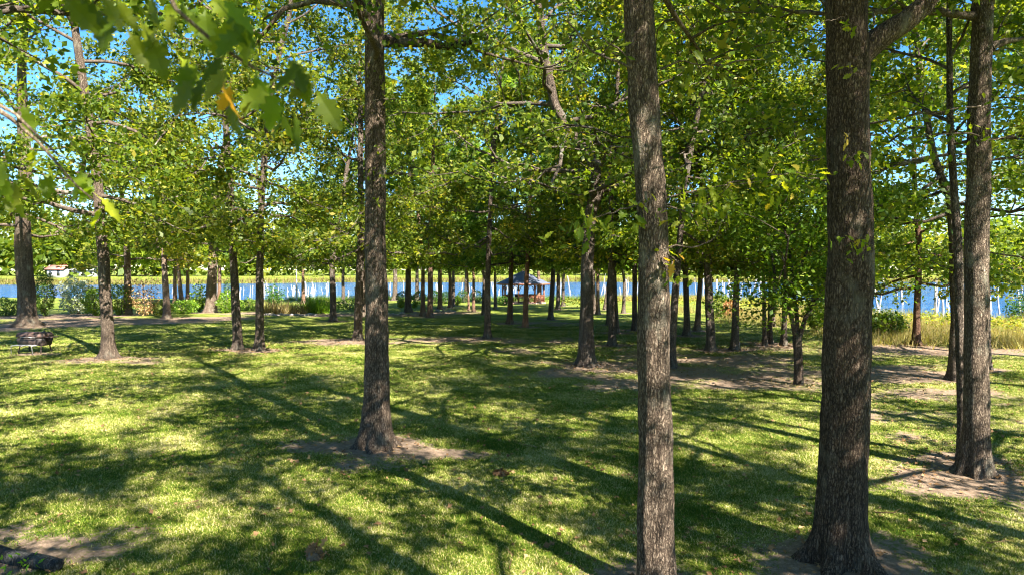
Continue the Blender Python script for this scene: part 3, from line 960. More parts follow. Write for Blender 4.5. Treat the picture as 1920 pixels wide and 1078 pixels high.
# ------------------------------------------------------------------ far shore: reeds, wood, houses
def far_shore():
    rng = np.random.default_rng(8)
    n = 26000
    x = rng.uniform(-330, 330, n)
    y = shore_far(x) + rng.uniform(-2, 10, n)
    C = np.stack([x, y, np.maximum(ground_z(x, y), LAKE_Z)], 1)
    ax = np.tile(np.array([[0, 0, 1.0]]), (n, 1))
    me = leaves_mesh('reeds', C, 1.15, rng, M['straw'], (np.array([[0, -.10, 0], [0, .10, 0], [1, 0, 0.1]]), np.array([[0, 1, 2]])), up=0.0, droop=0, axis=ax * 2.5, tint=rng.beta(2, 1.6, n))
    obj('reeds', me, kind='stuff', color=(0.45, 0.45, 0.36), label='band of straw yellow reeds along the far shore')
    # the far wood, one mass
    cs = []
    for k in range(520):
        x0 = rng.uniform(-380, 380)
        y0 = float(shore_far(x0)) + rng.uniform(20, 60)
        h = rng.uniform(13, 27)
        m = 130
        cs.append(np.stack([x0 + rng.normal(0, 2.4, m), y0 + rng.normal(0, 2.0, m), 0.6 + h * rng.beta(1.9, 1.5, m)], 1))
    C = np.vstack(cs)
    tint = np.repeat(rng.beta(2, 2, 520), 130) * 0.7 + 0.3 * rng.random(len(C))
    me = leaves_mesh('far_wood', C, 2.3, rng, M['leaf'], DIAMOND, tint=tint.clip(0, 0.93), up=0.6)
    obj('far_wood', me, kind='stuff', color=(0.95, 1.0, 1.1), label='mixed green wood rising behind the far shore')


far_shore()


def house(label, px, py, Y, w, d, h, roofmat, rh, group=None):
    p = at_depth(px, py, Y)
    z = gz(p[0], Y)
    r = thing('house', label, 'house', (p[0], Y, z), group)
    mb = MB(); mb.box((0, 0, h / 2 - 0.2), (w, d, h + 0.4)); obj('wall', mb.mesh('wall', M['siding']), r)
    o = 0.5
    V = [(-w / 2 - o, -d / 2 - o, h), (w / 2 + o, -d / 2 - o, h), (w / 2 + o, d / 2 + o, h), (-w / 2 - o, d / 2 + o, h), (-w / 2 - o, 0, h + rh), (w / 2 + o, 0, h + rh)]
    V += [(a, b, c - 0.2) for a, b, c in V]
    F = [(0, 1, 5, 4), (2, 3, 4, 5), (6, 10, 11, 7), (8, 11, 10, 9), (0, 6, 7, 1), (2, 8, 9, 3), (0, 4, 10, 6), (3, 9, 10, 4), (1, 7, 11, 5), (2, 5, 11, 8)]
    obj('roof', fast_mesh('roof', V, F, roofmat), r)
    k = max(2, int(w / 2.6))
    for i in range(k):
        mb = MB(); mb.box((-w / 2 + (i + 0.5) * w / k, -d / 2 - 0.03, h * 0.55), (0.9, 0.08, 1.1 if i != k // 2 else 2.0))
        obj('window' if i != k // 2 else 'door', mb.mesh('window', M['glass']), r)
    return r


house('small white house with faded red roof beyond the water on the left', 112, 520, 224, 5.0, 5, 2.6, M['redroof'], 1.3)
house('long low white building right of the red roofed house across the water', 165, 524, 226, 8, 5, 2.2, M['siding'], 0.7)

# ------------------------------------------------------------------ dead timber standing in the lake
def dead_timber():
    rng = np.random.default_rng(14)
    meshes = []
    for k in range(7):
        H = rng.uniform(0.9, 1.1)
        n = 6
        P = np.stack([np.cumsum(rng.normal(0, 0.02, n)), np.cumsum(rng.normal(0, 0.02, n)), np.linspace(-0.4, H, n)], 1)
        mb = MB(); mb.tube(P, np.linspace(0.11, 0.06 if k % 2 else 0.02, n) * rng.uniform(0.8, 1.2), 7)
        if k % 3 == 0:
            mb.tube([P[3], P[3] + [0.12, 0.05, 0.14], P[3] + [0.16, 0.06, 0.30]], [0.035, 0.025, 0.01], 5)
        meshes.append(mb.mesh('dead_trunk', M['bleached'], True))
    g = 'bleached dead trunks standing in the lake'
    zones = [(492, 622, 546, 567, 44, (1.0, 2.6), 'bleached stump in the dense cluster in the water left of the centre trunk'),
             (622, 900, 540, 562, 34, (1.0, 2.6), 'bleached stump in open water behind the central rows of trees'),
             (248, 480, 548, 563, 18, (1.0, 2.2), 'bleached stump in the water behind the shrub bed'),
             (905, 1042, 542, 560, 14, (1.5, 3.0), 'bleached stump in the water behind the gazebo'),
             (1040, 1250, 544, 563, 30, (1.6, 4.6), 'tall bleached dead trunk in the water between gazebo and knobbed oak'),
             (1262, 1500, 545, 560, 16, (2.0, 4.2), 'tall bleached dead trunk in the water behind the right lawn'),
             (1640, 1920, 565, 604, 24, (2.0, 4.4), 'thin bleached dead trunk in the water at the right shore')]
    for (x0, x1, y0, y1, n, hr, lab) in zones:
        for i in range(n):
            p = on_plane(rng.uniform(x0, x1), rng.uniform(y0, y1), LAKE_Z)
            if p[1] < float(shore_near(p[0])) + 1.5:
                continue
            o = obj('dead_trunk', meshes[int(rng.integers(7))], loc=p)
            h = rng.uniform(*hr) * rng.uniform(0.7, 1.15)
            w = rng.uniform(0.7, 1.7)
            o.scale = (w, w, h)
            o.rotation_euler = (rng.normal(0, 0.10), rng.normal(0, 0.10), rng.uniform(0, 6.28))
            o['label'] = lab; o['category'] = 'dead trunk'; o['group'] = g


dead_timber()
p = on_plane(556, 563, LAKE_Z)
mb = MB(); mb.tube([(0, 0, -0.4), (0.05, 0, 2), (0.02, 0, 4.2), (0.1, 0, 6.2)], [0.16, 0.12, 0.07, 0.02], 7)
o = obj('dead_trunk', mb.mesh('dead_trunk', M['bleached'], True), loc=p)
o['label'] = 'tallest bleached dead trunk, needle thin, among the dense stump cluster'; o['category'] = 'dead trunk'; o['group'] = 'bleached dead trunks standing in the lake'

# ------------------------------------------------------------------ rough margin on the right and along the near shore
def margins():
    rng = np.random.default_rng(21)
    BL = (np.array([[0, -.018, 0], [0, .018, 0], [1, 0, 0.12]]), np.array([[0, 1, 2]]))
    n = 30000
    x = rng.uniform(8, 62, n)
    d = rng.gamma(1.6, 2.2, n)
    y = shore_near(x) - d
    s = (d < 6 + 9 * sstep(24, 36, x)) & (x > 14 + rng.normal(0, 2, n))
    x, y, d = x[s], y[s], d[s]
    n = len(x)
    C = np.stack([x, y, ground_z(x, y)], 1)
    ax = np.tile(np.array([[0, 0, 2.2]]), (n, 1))
    me = leaves_mesh('tall_grass', C, 0.85, rng, M['straw'], BL, up=0.0, droop=0, axis=ax, tint=np.clip(rng.beta(2, 2, n) + 0.3 * (d < 3), 0, 1))
    obj('tall_grass', me, kind='stuff', color=(0.75, 0.75, 0.65), label='tall dry straw grass along the right shore')
    cs = []
    for (x0, x1, y0, y1, m) in ((1375, 1545, 578, 612, 60), (1625, 1790, 606, 646, 70), (1850, 1935, 626, 652, 40), (1560, 1640, 600, 630, 20), (1250, 1300, 580, 590, 8)):
        for k in range(m):
            p = on_ground(rng.uniform(x0, x1), rng.uniform(y0, y1))
            q = 190
            P = p + rng.normal(0, 1, (q, 3)) * np.array([0.8, 0.8, 0])
            P[:, 2] = ground_z(P[:, 0], P[:, 1])
            cs.append(P)
    C = np.vstack(cs)
    ax = np.tile(np.array([[0, 0, 1.5]]), (len(C), 1))
    me = leaves_mesh('dry_meadow', C, 0.5, rng, M['straw'], (np.array([[0, -.022, 0], [0, .022, 0], [1, 0, 0.12]]), np.array([[0, 1, 2]])), up=0.0, droop=0, axis=ax, tint=rng.beta(1.6, 1.4, len(C)))
    obj('dry_meadow_grass', me, kind='stuff', color=(0.66, 0.66, 0.58), label='uncut straw coloured grass patches between lawn and right shore')
    n = 30000
    x = rng.uniform(-34, 62, n)
    y = shore_near(x) - rng.uniform(-0.6, 2.6, n)
    C = np.stack([x, y, np.maximum(ground_z(x, y), LAKE_Z)], 1)
    ax = np.tile(np.array([[0, 0, 2.0]]), (n, 1))
    me = leaves_mesh('shore_grass', C, 0.7, rng, M['shrub'], BL, up=0.0, droop=0, axis=ax, tint=rng.beta(3, 1.5, n))
    obj('shore_grass', me, kind='stuff', color=(0.95, 0.95, 0.6), label='bright green weeds fringing the near shore')
    cs = []
    for (px, py, r, m) in ((1420, 572, 2.4, 700), (1400, 585, 1.6, 300), (1490, 578, 2.2, 900), (1520, 574, 2.0, 500), (1760, 618, 2.6, 260), (1790, 625, 2.0, 160), (1700, 615, 2.0, 120), (1880, 632, 2.0, 220), (1910, 628, 2.0, 180), (1120, 578, 3, 500), (1080, 576, 3, 500), (1290, 578, 2.5, 400), (1450, 566, 2.5, 900)):
        p = on_ground(px, py)
        cs.append(p + rng.normal(0, 1, (m, 3)) * np.array([r * 0.6, r * 0.5, 0.16]) + np.array([0, 0, 0.75]))
    C = np.vstack(cs)
    me = leaves_mesh('goldenrod', C, 0.17, rng, M['flower'], DIAMOND, tint=rng.beta(1.3, 1.7, len(C)))
    obj('goldenrod', me, kind='stuff', label='yellow goldenrod in bloom among the shore grass on the right')


margins()
#@@PART3
# ------------------------------------------------------------------ gazebo
def gazebo():
    b = on_ground(981, 569)
    D = b[1]
    W = 99 * D / FPX                      # across the eaves
    R = W / 2 * 0.80                      # posts
    r = thing('gazebo', 'octagonal wooden gazebo with blue grey roof at the lake edge', 'gazebo', b)
    r.rotation_euler = (0, 0, math.radians(9))
    zt = 2.45
    ang = [math.radians(22.5 + 45 * k) for k in range(8)]
    P = [np.array([math.cos(a) * R, math.sin(a) * R, 0]) for a in ang]
    mb = MB()
    ring = [(math.cos(a) * (R + 0.25), math.sin(a) * (R + 0.25)) for a in ang]
    V = [(x, y, -0.4) for x, y in ring] + [(x, y, 0.22) for x, y in ring] + [(0, 0, 0.22)]
    F = [(k, (k + 1) % 8, 8 + (k + 1) % 8, 8 + k) for k in range(8)] + [(8 + k, 8 + (k + 1) % 8, 16, 16) for k in range(8)]
    mb.add(V, F)
    obj('base', mb.mesh('base', M['brickbase']), r)
    post = MB().box((0, 0, zt / 2 + 0.1), (0.17, 0.17, zt - 0.2)).mesh('post', M['redwood'])
    for k in range(8):
        o = obj('post', post, r, loc=P[k]); o.rotation_euler = (0, 0, ang[k])
    for k in range(8):
        a, c = P[k], P[(k + 1) % 8]
        mid, d = (a + c) / 2, c - a
        L = np.linalg.norm(d); th = math.atan2(d[1], d[0])
        mb = MB().box((0, 0, zt + 0.06), (L + 0.22, 0.12, 0.24))
        o = obj('beam', mb.mesh('beam', M['redwood']), r, loc=mid); o.rotation_euler = (0, 0, th)
        for s in (-1, 1):
            mb = MB().tube([(s * (L / 2 - 0.08), 0, zt - 0.75), (s * (L / 2 - 0.3), 0, zt - 0.25), (s * (L / 2 - 0.62), 0, zt - 0.04)], [0.05, 0.05, 0.05], 6)
            o = obj('brace', mb.mesh('brace', M['redwood']), r, loc=mid); o.rotation_euler = (0, 0, th)
        if k != 4:
            mb = MB().box((0, 0, 1.10), (L - 0.2, 0.10, 0.08)).box((0, 0, 0.36), (L - 0.2, 0.08, 0.07))
            o = obj('rail', mb.mesh('rail', M['redwood']), r, loc=mid); o.rotation_euler = (0, 0, th)
            nb = 11
            bal = MB().box((0, 0, 0.73), (0.05, 0.05, 0.68)).mesh('baluster', M['redwood'])
            for q in range(nb):
                f = (q + 0.5) / nb - 0.5
                o = obj('baluster', bal, r, loc=mid + d * f * 0.9); o.rotation_euler = (0, 0, th)
            if k in (0, 1, 2, 3):
                mb = MB().box((0, 0.30, 0.62), (L - 0.6, 0.42, 0.06)).box((0, 0.12, 0.95), (L - 0.6, 0.05, 0.45)).box((-L / 3, 0.3, 0.41), (0.08, 0.38, 0.36)).box((L / 3, 0.3, 0.41), (0.08, 0.38, 0.36))
                o = obj('bench', mb.mesh('bench', M['redwood']), r, loc=mid); o.rotation_euler = (0, 0, th)
    # roof of eight panels, each with its shingle courses
    Ro, zr, zap = W / 2 * 1.03, zt + 0.12, zt + 1.75
    for k in range(8):
        a0, a1 = ang[k], ang[(k + 1) % 8]
        mb = MB()
        nc = 9
        for c in range(nc):
            f0, f1 = c / nc, (c + 1) / nc
            q = []
            for f, lift in ((f0, 0.05), (f1, 0.012)):
                rr = Ro * (1 - f) + 0.04 * f; z = zr + (zap - zr) * f + lift
                q.append([(math.cos(a0) * rr, math.sin(a0) * rr, z), (math.cos(a1) * rr, math.sin(a1) * rr, z)])
            lo = [(x, y, z - 0.05) for x, y, z in q[0]]
            mb.add(q[0] + q[1] + lo, [(0, 1, 3, 2), (4, 5, 1, 0)])
        obj('roof_panel', mb.mesh('roof_panel', M['shingle']), r)
        mb = MB()
        e0 = np.array([math.cos(a0), math.sin(a0), 0]) * (Ro + 0.02); e1 = np.array([math.cos(a1), math.sin(a1), 0]) * (Ro + 0.02)
        m = (e0 + e1) / 2; d = e1 - e0
        mb.box((0, 0, zr - 0.05), (np.linalg.norm(d), 0.05, 0.20))
        o = obj('fascia', mb.mesh('fascia', M['redwood']), r, loc=m); o.rotation_euler = (0, 0, math.atan2(d[1], d[0]))
    mb = MB().tube([(0, 0, zap - 0.05), (0, 0, zap + 0.12), (0, 0, zap + 0.3)], [0.10, 0.08, 0.02], 8)
    obj('finial', mb.mesh('finial', M['redwood']), r)


gazebo()


# ------------------------------------------------------------------ grill
def grill():
    b = on_ground(66, 660)
    r = thing('charcoal_grill', 'black sooty box grill on legs with grey front shelf standing on the left lawn', 'grill', b, rz=math.radians(-6))
    r.scale = (1.12, 1.12, 1.22)
    W, zc, R = 1.05, 0.50, 0.27
    def tub(z0, z1, w0, w1, d0, d1):
        V = [(sx * w / 2, sy * d / 2, z) for z, w, d in ((z0, w0, d0), (z0 + 0.04, w0 + 0.03, d0 + 0.03), (z1 - 0.05, w1 + 0.02, d1 + 0.02), (z1, w1 - 0.06, d1 - 0.06)) for sx, sy in ((-1, -1), (1, -1), (1, 1), (-1, 1))]
        F = [(k * 4 + q, k * 4 + (q + 1) % 4, k * 4 + 4 + (q + 1) % 4, k * 4 + 4 + q) for k in range(3) for q in range(4)] + [(3, 2, 1, 0), (12, 13, 14, 15)]
        mb = MB(); mb.add(V, F)
        return mb
    obj('firebox', tub(zc - 0.25, zc + 0.04, W - 0.08, W, 0.46, 0.54).mesh('firebox', M['iron']), r)
    lid = obj('lid', tub(zc + 0.044, zc + 0.22, W + 0.02, W, 0.56, 0.50).mesh('lid', M['soot']), r, label='dark rust stained flat topped lid')
    mb = MB().tube([(-0.3, -R - 0.02, zc + 0.05), (-0.3, -R - 0.09, zc + 0.06), (0.3, -R - 0.09, zc + 0.06), (0.3, -R - 0.02, zc + 0.05)], [0.014] * 4, 6)
    obj('handle', mb.mesh('handle', M['steel']), lid)
    for sx in (-1, 1):
        for sy in (-1, 1):
            mb = MB().tube([(sx * 0.42, sy * 0.18, zc - 0.12), (sx * 0.47, sy * 0.27, 0.0)], [0.026, 0.026], 6)
            obj('leg', mb.mesh('leg', M['iron']), r)
    mb = MB()
    for i in range(7):
        mb.box((0, -R - 0.10 - i * 0.045, zc - 0.20), (W * 0.82, 0.022, 0.016))
    for sx in (-1, 0, 1):
        mb.box((sx * W * 0.40, -R - 0.22, zc - 0.222), (0.02, 0.36, 0.02))
    obj('front_shelf', mb.mesh('front_shelf', M['steel']), r, label='slatted grey metal front shelf')
    for sx in (-1, 1):
        mb = MB().tube([(sx * W * 0.4, -R - 0.38, zc - 0.22), (sx * W * 0.42, -R - 0.36, 0)], [0.014, 0.014], 6)
        obj('shelf_leg', mb.mesh('shelf_leg', M['steel']), r)
    mb = MB().tube([(-W / 2, -0.08, zc - 0.02), (-W / 2 - 0.14, -0.1, zc - 0.01), (-W / 2 - 0.16, 0.0, zc), (-W / 2 - 0.14, 0.1, zc - 0.01), (-W / 2, 0.08, zc - 0.02)], [0.013] * 5, 6)
    obj('side_handle', mb.mesh('side_handle', M['steel']), r)
    mb = MB().box((W / 2 + 0.16, 0, zc + 0.05), (0.30, 0.40, 0.03)).box((W / 2 + 0.10, 0, zc - 0.04), (0.2, 0.04, 0.10))
    obj('side_shelf', mb.mesh('side_shelf', M['soot']), r)
    mb = MB().tube([(0.36, 0.05, zc + 0.15), (0.36, 0.05, zc + 0.27)], [0.04, 0.04], 8)
    obj('chimney', mb.mesh('chimney', M['iron']), r)


grill()


# ------------------------------------------------------------------ shrubs, stones, sticks on the lawn
def shrub(label, px, py, wpx, hpx, mat='shrub', tint=(1, 1, 1), n=1500, ls=0.14, name='shrub', shape='dome', seed=0, template=None, group='shrubs of the lakeside bed', cat='shrub'):
    rng = np.random.default_rng(seed + int(px * 3 + py))
    b = on_ground(px, py)
    s = b[1] / FPX
    w, h = wpx * s / 2, hpx * s
    r = thing(name, label, cat, b, group)
    for k in range(4 if shape != 'ball' else 2):
        a = rng.uniform(0, 6.28); q = rng.uniform(0.2, 0.6) * w
        P = [np.array([0.04 * math.cos(a), 0.04 * math.sin(a), -0.1]), np.array([q * 0.5 * math.cos(a), q * 0.5 * math.sin(a), h * 0.4]), np.array([q * math.cos(a), q * math.sin(a), h * 0.8])]
        obj('stem', MB().tube(P, [0.04, 0.03, 0.012], 5).mesh('stem', M['limb'], True), r)
    d = unit(rng.normal(0, 1, (n, 3)))
    rad = rng.uniform(0.55 if shape != 'ball' else 0.88, 1.0, n) ** 0.6
    lob = 1 + (0.22 if shape == 'dome' else 0.03) * np.sin(d[:, 0] * 5 + d[:, 1] * 4 + rng.uniform(0, 6)) * np.sin(d[:, 2] * 6 + rng.uniform(0, 6))
    C = d * (rad * lob)[:, None] * np.array([w, w, h * 0.52]) + np.array([0, 0, h * 0.5])
    if shape == 'loose':
        C = C * rng.uniform(0.5, 1.15, (n, 1)) + np.array([0, 0, 0.1])
    C[:, 2] = C[:, 2].clip(0.05)
    obj('foliage', leaves_mesh('foliage', C, ls, rng, M[mat], template or DIAMOND, tint=rng.beta(1.8, 1.8, n), up=0.7), r, color=tint, kind='stuff')
    return r


shrub('low dark green bush at the far left edge behind the double stemmed oak', 14, 592, 70, 32, tint=(0.7, 0.8, 0.7), n=2200)
shrub('tall dark bush touching the right side of the double stemmed oak', 84, 592, 34, 78, tint=(0.8, 0.85, 0.8), n=2400)
shrub('silvery white leaved shrub with drooping sprays left of the bright green bushes', 147, 588, 62, 66, 'silver', n=2200, ls=0.20)
shrub('bright lime green bush left of the dark oak by the grill', 180, 591, 46, 50, tint=(1.5, 1.45, 0.9), n=2400)
shrub('larger bright lime green bush right of the dark oak by the grill', 226, 590, 54, 58, tint=(1.5, 1.4, 0.9), n=2600)
shrub('sparse greyish brown twiggy shrub before the stout pale trunk', 272, 592, 56, 78, 'dead', tint=(1.2, 1.25, 1.2), n=1100, shape='loose')
shrub('low brownish green bush beside the slim white trunk', 300, 590, 46, 26, tint=(1.0, 0.8, 0.7), n=1200)
shrub('low fresh green plants between the white trunk and the broad pale trunk', 345, 588, 52, 26, tint=(1.4, 1.5, 0.9), n=1500)
shrub('upright yellow green sapling bush left of the broad pale trunk', 373, 584, 30, 50, tint=(1.6, 1.5, 0.8), n=700, shape='loose', ls=0.2)
shrub('bright green bush touching the right of the broad pale trunk', 424, 586, 34, 42, tint=(1.35, 1.45, 0.8), n=1600)
shrub('dark narrow bush behind the bright green one right of the pale trunk', 432, 574, 26, 56, tint=(0.7, 0.8, 0.7), n=1300)
shrub('low green hedge bush between the two slender oaks', 465, 582, 42, 22, tint=(1.1, 1.2, 0.8), n=1300)
shrub('dark green bush against the water right of the two slender oaks', 514, 574, 36, 36, tint=(0.6, 0.85, 0.8), n=1100, shape='loose', ls=0.2)
shrub('low dark bush hidden behind the twin stemmed oak', 655, 580, 60, 20, tint=(0.8, 0.9, 0.8), n=1300)
shrub('clipped round dark bush behind the stout flared oak', 758, 570, 30, 24, tint=(0.45, 0.6, 0.55), shape='ball', n=1500)
shrub('clipped round dark bush left of the dark upright cedar', 786, 570, 24, 24, tint=(0.45, 0.6, 0.55), shape='ball', n=1300)
shrub('clipped round dark bush right of the scarred foot cedar', 813, 569, 24, 24, tint=(0.45, 0.6, 0.55), shape='ball', n=1300)
shrub('clipped round dark bush left of the joined dark pair', 836, 569, 18, 22, tint=(0.45, 0.6, 0.55), shape='ball', n=1000)
shrub('pair of clipped dark bushes left of the gazebo, nearer to the sapling', 868, 567, 22, 22, tint=(0.45, 0.6, 0.55), shape='ball', n=1000)
shrub('clipped round dark bush just right of the pale footed sapling', 893, 566, 22, 22, tint=(0.45, 0.6, 0.55), shape='ball', n=1000)
shrub('dark spreading bush at the left front of the gazebo', 943, 572, 24, 17, tint=(0.5, 0.7, 0.6), n=1100)
shrub('small yellow green ball bush at the foot of the stout oak', 752, 577, 13, 16, tint=(1.5, 1.3, 0.6), shape='ball', n=600)
shrub('tiny yellow green bush right of the stout oak', 778, 577, 9, 13, tint=(1.6, 1.4, 0.6), n=400)
shrub('small bright green bush right of the joined dark pair', 858, 572, 13, 18, tint=(1.4, 1.5, 0.6), n=500)
shrub('green bush with reddish top behind the right lawn trees', 1345, 592, 52, 44, tint=(1.1, 1.0, 0.6), n=1800, group='shrubs on the right shore')
shrub('rust coloured patch of bush beside the red topped green bush', 1370, 596, 34, 34, 'dead', tint=(1.2, 1.0, 0.9), n=900, group='shrubs on the right shore')
shrub('twiggy green bush left of the thickest oak', 1533, 622, 54, 66, tint=(1.2, 1.1, 0.7), n=2000, shape='loose', group='shrubs on the right shore')
shrub('olive bush in dry grass just right of the thickest oak', 1662, 632, 70, 46, tint=(0.95, 0.9, 0.55), n=2600, group='shrubs on the right shore')
shrub('evergreen bush leaning over the water at the right edge', 1912, 598, 50, 60, tint=(0.5, 0.75, 0.75), n=1800, shape='loose', group='shrubs on the right shore')


def clump(label, px, py, wpx, hpx, mat, tint, n, seed):
    rng = np.random.default_rng(seed)
    b = on_ground(px, py); s = b[1] / FPX
    r = thing('grass_clump', label, 'ornamental grass', b, 'grass clumps edging the bed')
    w, h = wpx * s / 2, hpx * s
    C = np.stack([rng.uniform(-w, w, n), rng.normal(0, 0.4, n), np.zeros(n)], 1)
    ax = np.tile(np.array([[0, 0, 1.6]]), (n, 1)) + np.stack([C[:, 0] * 0.2 / w, rng.normal(0, .2, n), 0 * C[:, 0]], 1)
    obj('blades', leaves_mesh('blades', C, h, rng, M[mat], (np.array([[0, -.025, 0], [0, .025, 0], [.6, .02, .05], [1, 0, 0.25], [.6, -.02, .05]]), np.array([[0, 1, 2], [0, 2, 4], [4, 2, 3]])), up=0, droop=0, axis=ax), r, color=tint, kind='stuff')


clump('dry tan grass clump on the bed edge right of the two slender oaks', 520, 588, 50, 20, 'straw', (0.8, 0.8, 0.8), 700, 1)
clump('second dry tan grass clump, nearer to the slender oak with dirt foot', 560, 588, 36, 18, 'straw', (0.75, 0.75, 0.8), 500, 2)
clump('bright green spiky grass clump left of the slender oak with dirt foot', 598, 587, 46, 24, 'shrub', (1.3, 1.5, 0.6), 800, 3)


def stones():
    rng = np.random.default_rng(31)
    base = []
    import bmesh
    for k in range(4):
        bm = bmesh.new()
        bmesh.ops.create_icosphere(bm, subdivisions=2, radius=1.0)
        ph = rng.uniform(0, 6, 6)
        for v in bm.verts:
            c = v.co
            c *= 1 + 0.14 * math.sin(c.x * 3 + ph[0]) + 0.12 * math.sin(c.y * 4 + ph[1]) + 0.1 * math.sin(c.z * 5 + ph[2])
            c.z *= 0.55
        me = bpy.data.meshes.new('stone'); bm.to_mesh(me); bm.free()
        me.materials.append(M['stone'])
        base.append(me)
    spots = [(502 + i * 9, 590 + (i % 3) * 0.8, 'flat stone in the edging line before the dry grass clumps') for i in range(11)] + \
            [(820 + i * 6, 583 + (i % 2) * 1.2, 'pale stone in the loose row at the cedar feet left of centre') for i in range(6)] + \
            [(700 + i * 9, 588 + (i % 3), 'grey stone in the border right of the straight left centre trunk') for i in range(7)]
    for k, (px, py, lab) in enumerate(spots):
        b = on_ground(px, py)
        o = obj('edging_stone', base[k % 4], loc=b + np.array([0, 0, 0.03]))
        s = rng.uniform(0.14, 0.26)
        o.scale = (s * rng.uniform(1, 1.6), s, s * rng.uniform(0.7, 1.1)); o.rotation_euler = (0, 0, rng.uniform(0, 6.28))
        o['label'] = lab; o['category'] = 'stone'; o['group'] = 'stones edging the lakeside bed'


stones()


def clod(label, px, py, size, dark, seed):
    rng = np.random.default_rng(seed)
    b = on_ground(px, py)
    r = thing('leaf_pile', label, 'leaf pile', b)
    n = 60
    d = unit(rng.normal(0, 1, (n, 3))) * rng.uniform(0.2, 1, (n, 1)) ** 0.5
    C = d * np.array([size, size, size * 0.6]) + np.array([0, 0, size * 0.45])
    C[:, 2] = C[:, 2].clip(0.01)
    obj('dry_leaves', leaves_mesh('dry_leaves', C, 0.11, rng, M['dead'], LOBED, up=0.4), r, color=dark, kind='stuff')
    V = [(0, 0, size * 0.8)] + [(math.cos(a) * size * rng.uniform(.8, 1.1), math.sin(a) * size * rng.uniform(.8, 1.1), -0.02) for a in np.linspace(0, 6.28, 10)[:-1]]
    V += [(x * 0.65, y * 0.65, size * rng.uniform(.45, .6)) for x, y, z in V[1:]]
    F = [(1 + k, 1 + (k + 1) % 9, 10 + (k + 1) % 9, 10 + k) for k in range(9)] + [(10 + k, 10 + (k + 1) % 9, 0, 0) for k in range(9)]
    mb = MB(); mb.add(V, F)
    obj('clod', mb.mesh('clod', M['dirt']), r)


clod('light brown crumpled clump of dry leaves on the sunlit foreground grass', 592, 1046, 0.13, (1.1, 1.0, 0.95), 1)
clod('dark brown clump of dry leaves in shaded grass right of the straight oak', 939, 891, 0.12, (0.6, 0.55, 0.55), 2)


def litter():
    rng = np.random.default_rng(41)
    n = 9000
    y = np.sqrt(rng.uniform(4.5 ** 2, 34 ** 2, n)); x = rng.uniform(-0.8, 0.8, n) * y
    k = rng.random(n) < 0.45                           # gathered round the trees
    tb = np.array([(a, b) for a, b, r in TREE_BASES if b < 40])
    q = tb[rng.integers(len(tb), size=n)]
    x = np.where(k, q[:, 0] + rng.normal(0, 1.3, n), x); y = np.where(k, q[:, 1] + rng.normal(0, 1.2, n), y)
    C = np.stack([x, y, ground_z(x, y) + 0.03], 1)
    obj('fallen_leaves', leaves_mesh('fallen_leaves', C, 0.085, rng, M['dead'], TRILOBE, up=2.0, droop=0), kind='stuff', label='scattered dry brown oak leaves lying on the lawn')
    m = 420
    y = np.sqrt(rng.uniform(4.5 ** 2, 30 ** 2, m)); x = rng.uniform(-0.8, 0.8, m) * y
    q = tb[rng.integers(len(tb), size=m)]
    k = rng.random(m) < 0.6
    x = np.where(k, q[:, 0] + rng.normal(0, 1.1, m), x); y = np.where(k, q[:, 1] + rng.normal(0, 1.0, m), y)
    C = np.stack([x, y, ground_z(x, y) + 0.02], 1)
    TW = (np.array([[0, .012, 0], [0, -.012, 0], [1, 0, .02], [0, 0, .03], [.45, 0, .012], [.7, .22, .03], [.5, 0, .012]]), np.array([[0, 1, 2], [1, 3, 2], [3, 0, 2], [4, 6, 5]]))
    obj('fallen_twigs', leaves_mesh('fallen_twigs', C, 0.34, rng, M['dead'], TW, up=6, droop=0, jitter=0.5), kind='stuff', color=(0.7, 0.75, 0.8), label='dry twigs dropped on the grass and around the tree feet')


# log at the lower left corner, with a green plant before it
def log():
    a, c = on_ground(-60, 1036), on_ground(108, 1072)
    a[2] += 0.07; c[2] += 0.06
    mid = (a + c) / 2
    r = thing('fallen_log', 'weathered grey log lying in the lower left corner', 'log', mid)
    t_ = np.linspace(0, 1, 14)[:, None]
    P = (a + (c - a) * t_) - mid + np.stack([0 * t_[:, 0], 0 * t_[:, 0], 0.015 * np.sin(t_[:, 0] * 9)], 1)
    obj('trunk', MB().tube(P, np.linspace(0.11, 0.08, 14), 14, lambda z, th: 1 + 0.08 * np.sin(3 * th) + 0.05 * np.sin(7 * th + z * 20)).mesh('trunk', M['log'], True), r, color=(0.5, 0.5, 0.52))  # dark bluish tint stands in for the shade over the log
    rng = np.random.default_rng(5)
    b = on_ground(35, 1072)
    r = thing('weed_plant', 'small bright green leafy weeds growing before the log in the lower left corner', 'weed', b)
    for k in range(26):
        p = b + np.array([rng.uniform(-0.35, 0.45), rng.uniform(-0.12, 0.15), rng.uniform(0.06, 0.20)])
        leaf_part(r, b, p, rng.uniform(0.06, 0.10), rng, pick=3, color=(0.8, 1.5, 0.7))
    for k in range(6):
        q = np.array([rng.uniform(-0.3, 0.4), rng.uniform(-0.1, 0.1), 0])
        obj('stem', MB().tube([q, q + [0.01, 0, 0.18]], [0.004, 0.002], 4).mesh('stem', M['limb']), r)


log()

# ------------------------------------------------------------------ build the trees
BUILT = {}
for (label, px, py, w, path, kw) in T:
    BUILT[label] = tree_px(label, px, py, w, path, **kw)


def find(s):
    return next(v for k, v in BUILT.items() if s in k)


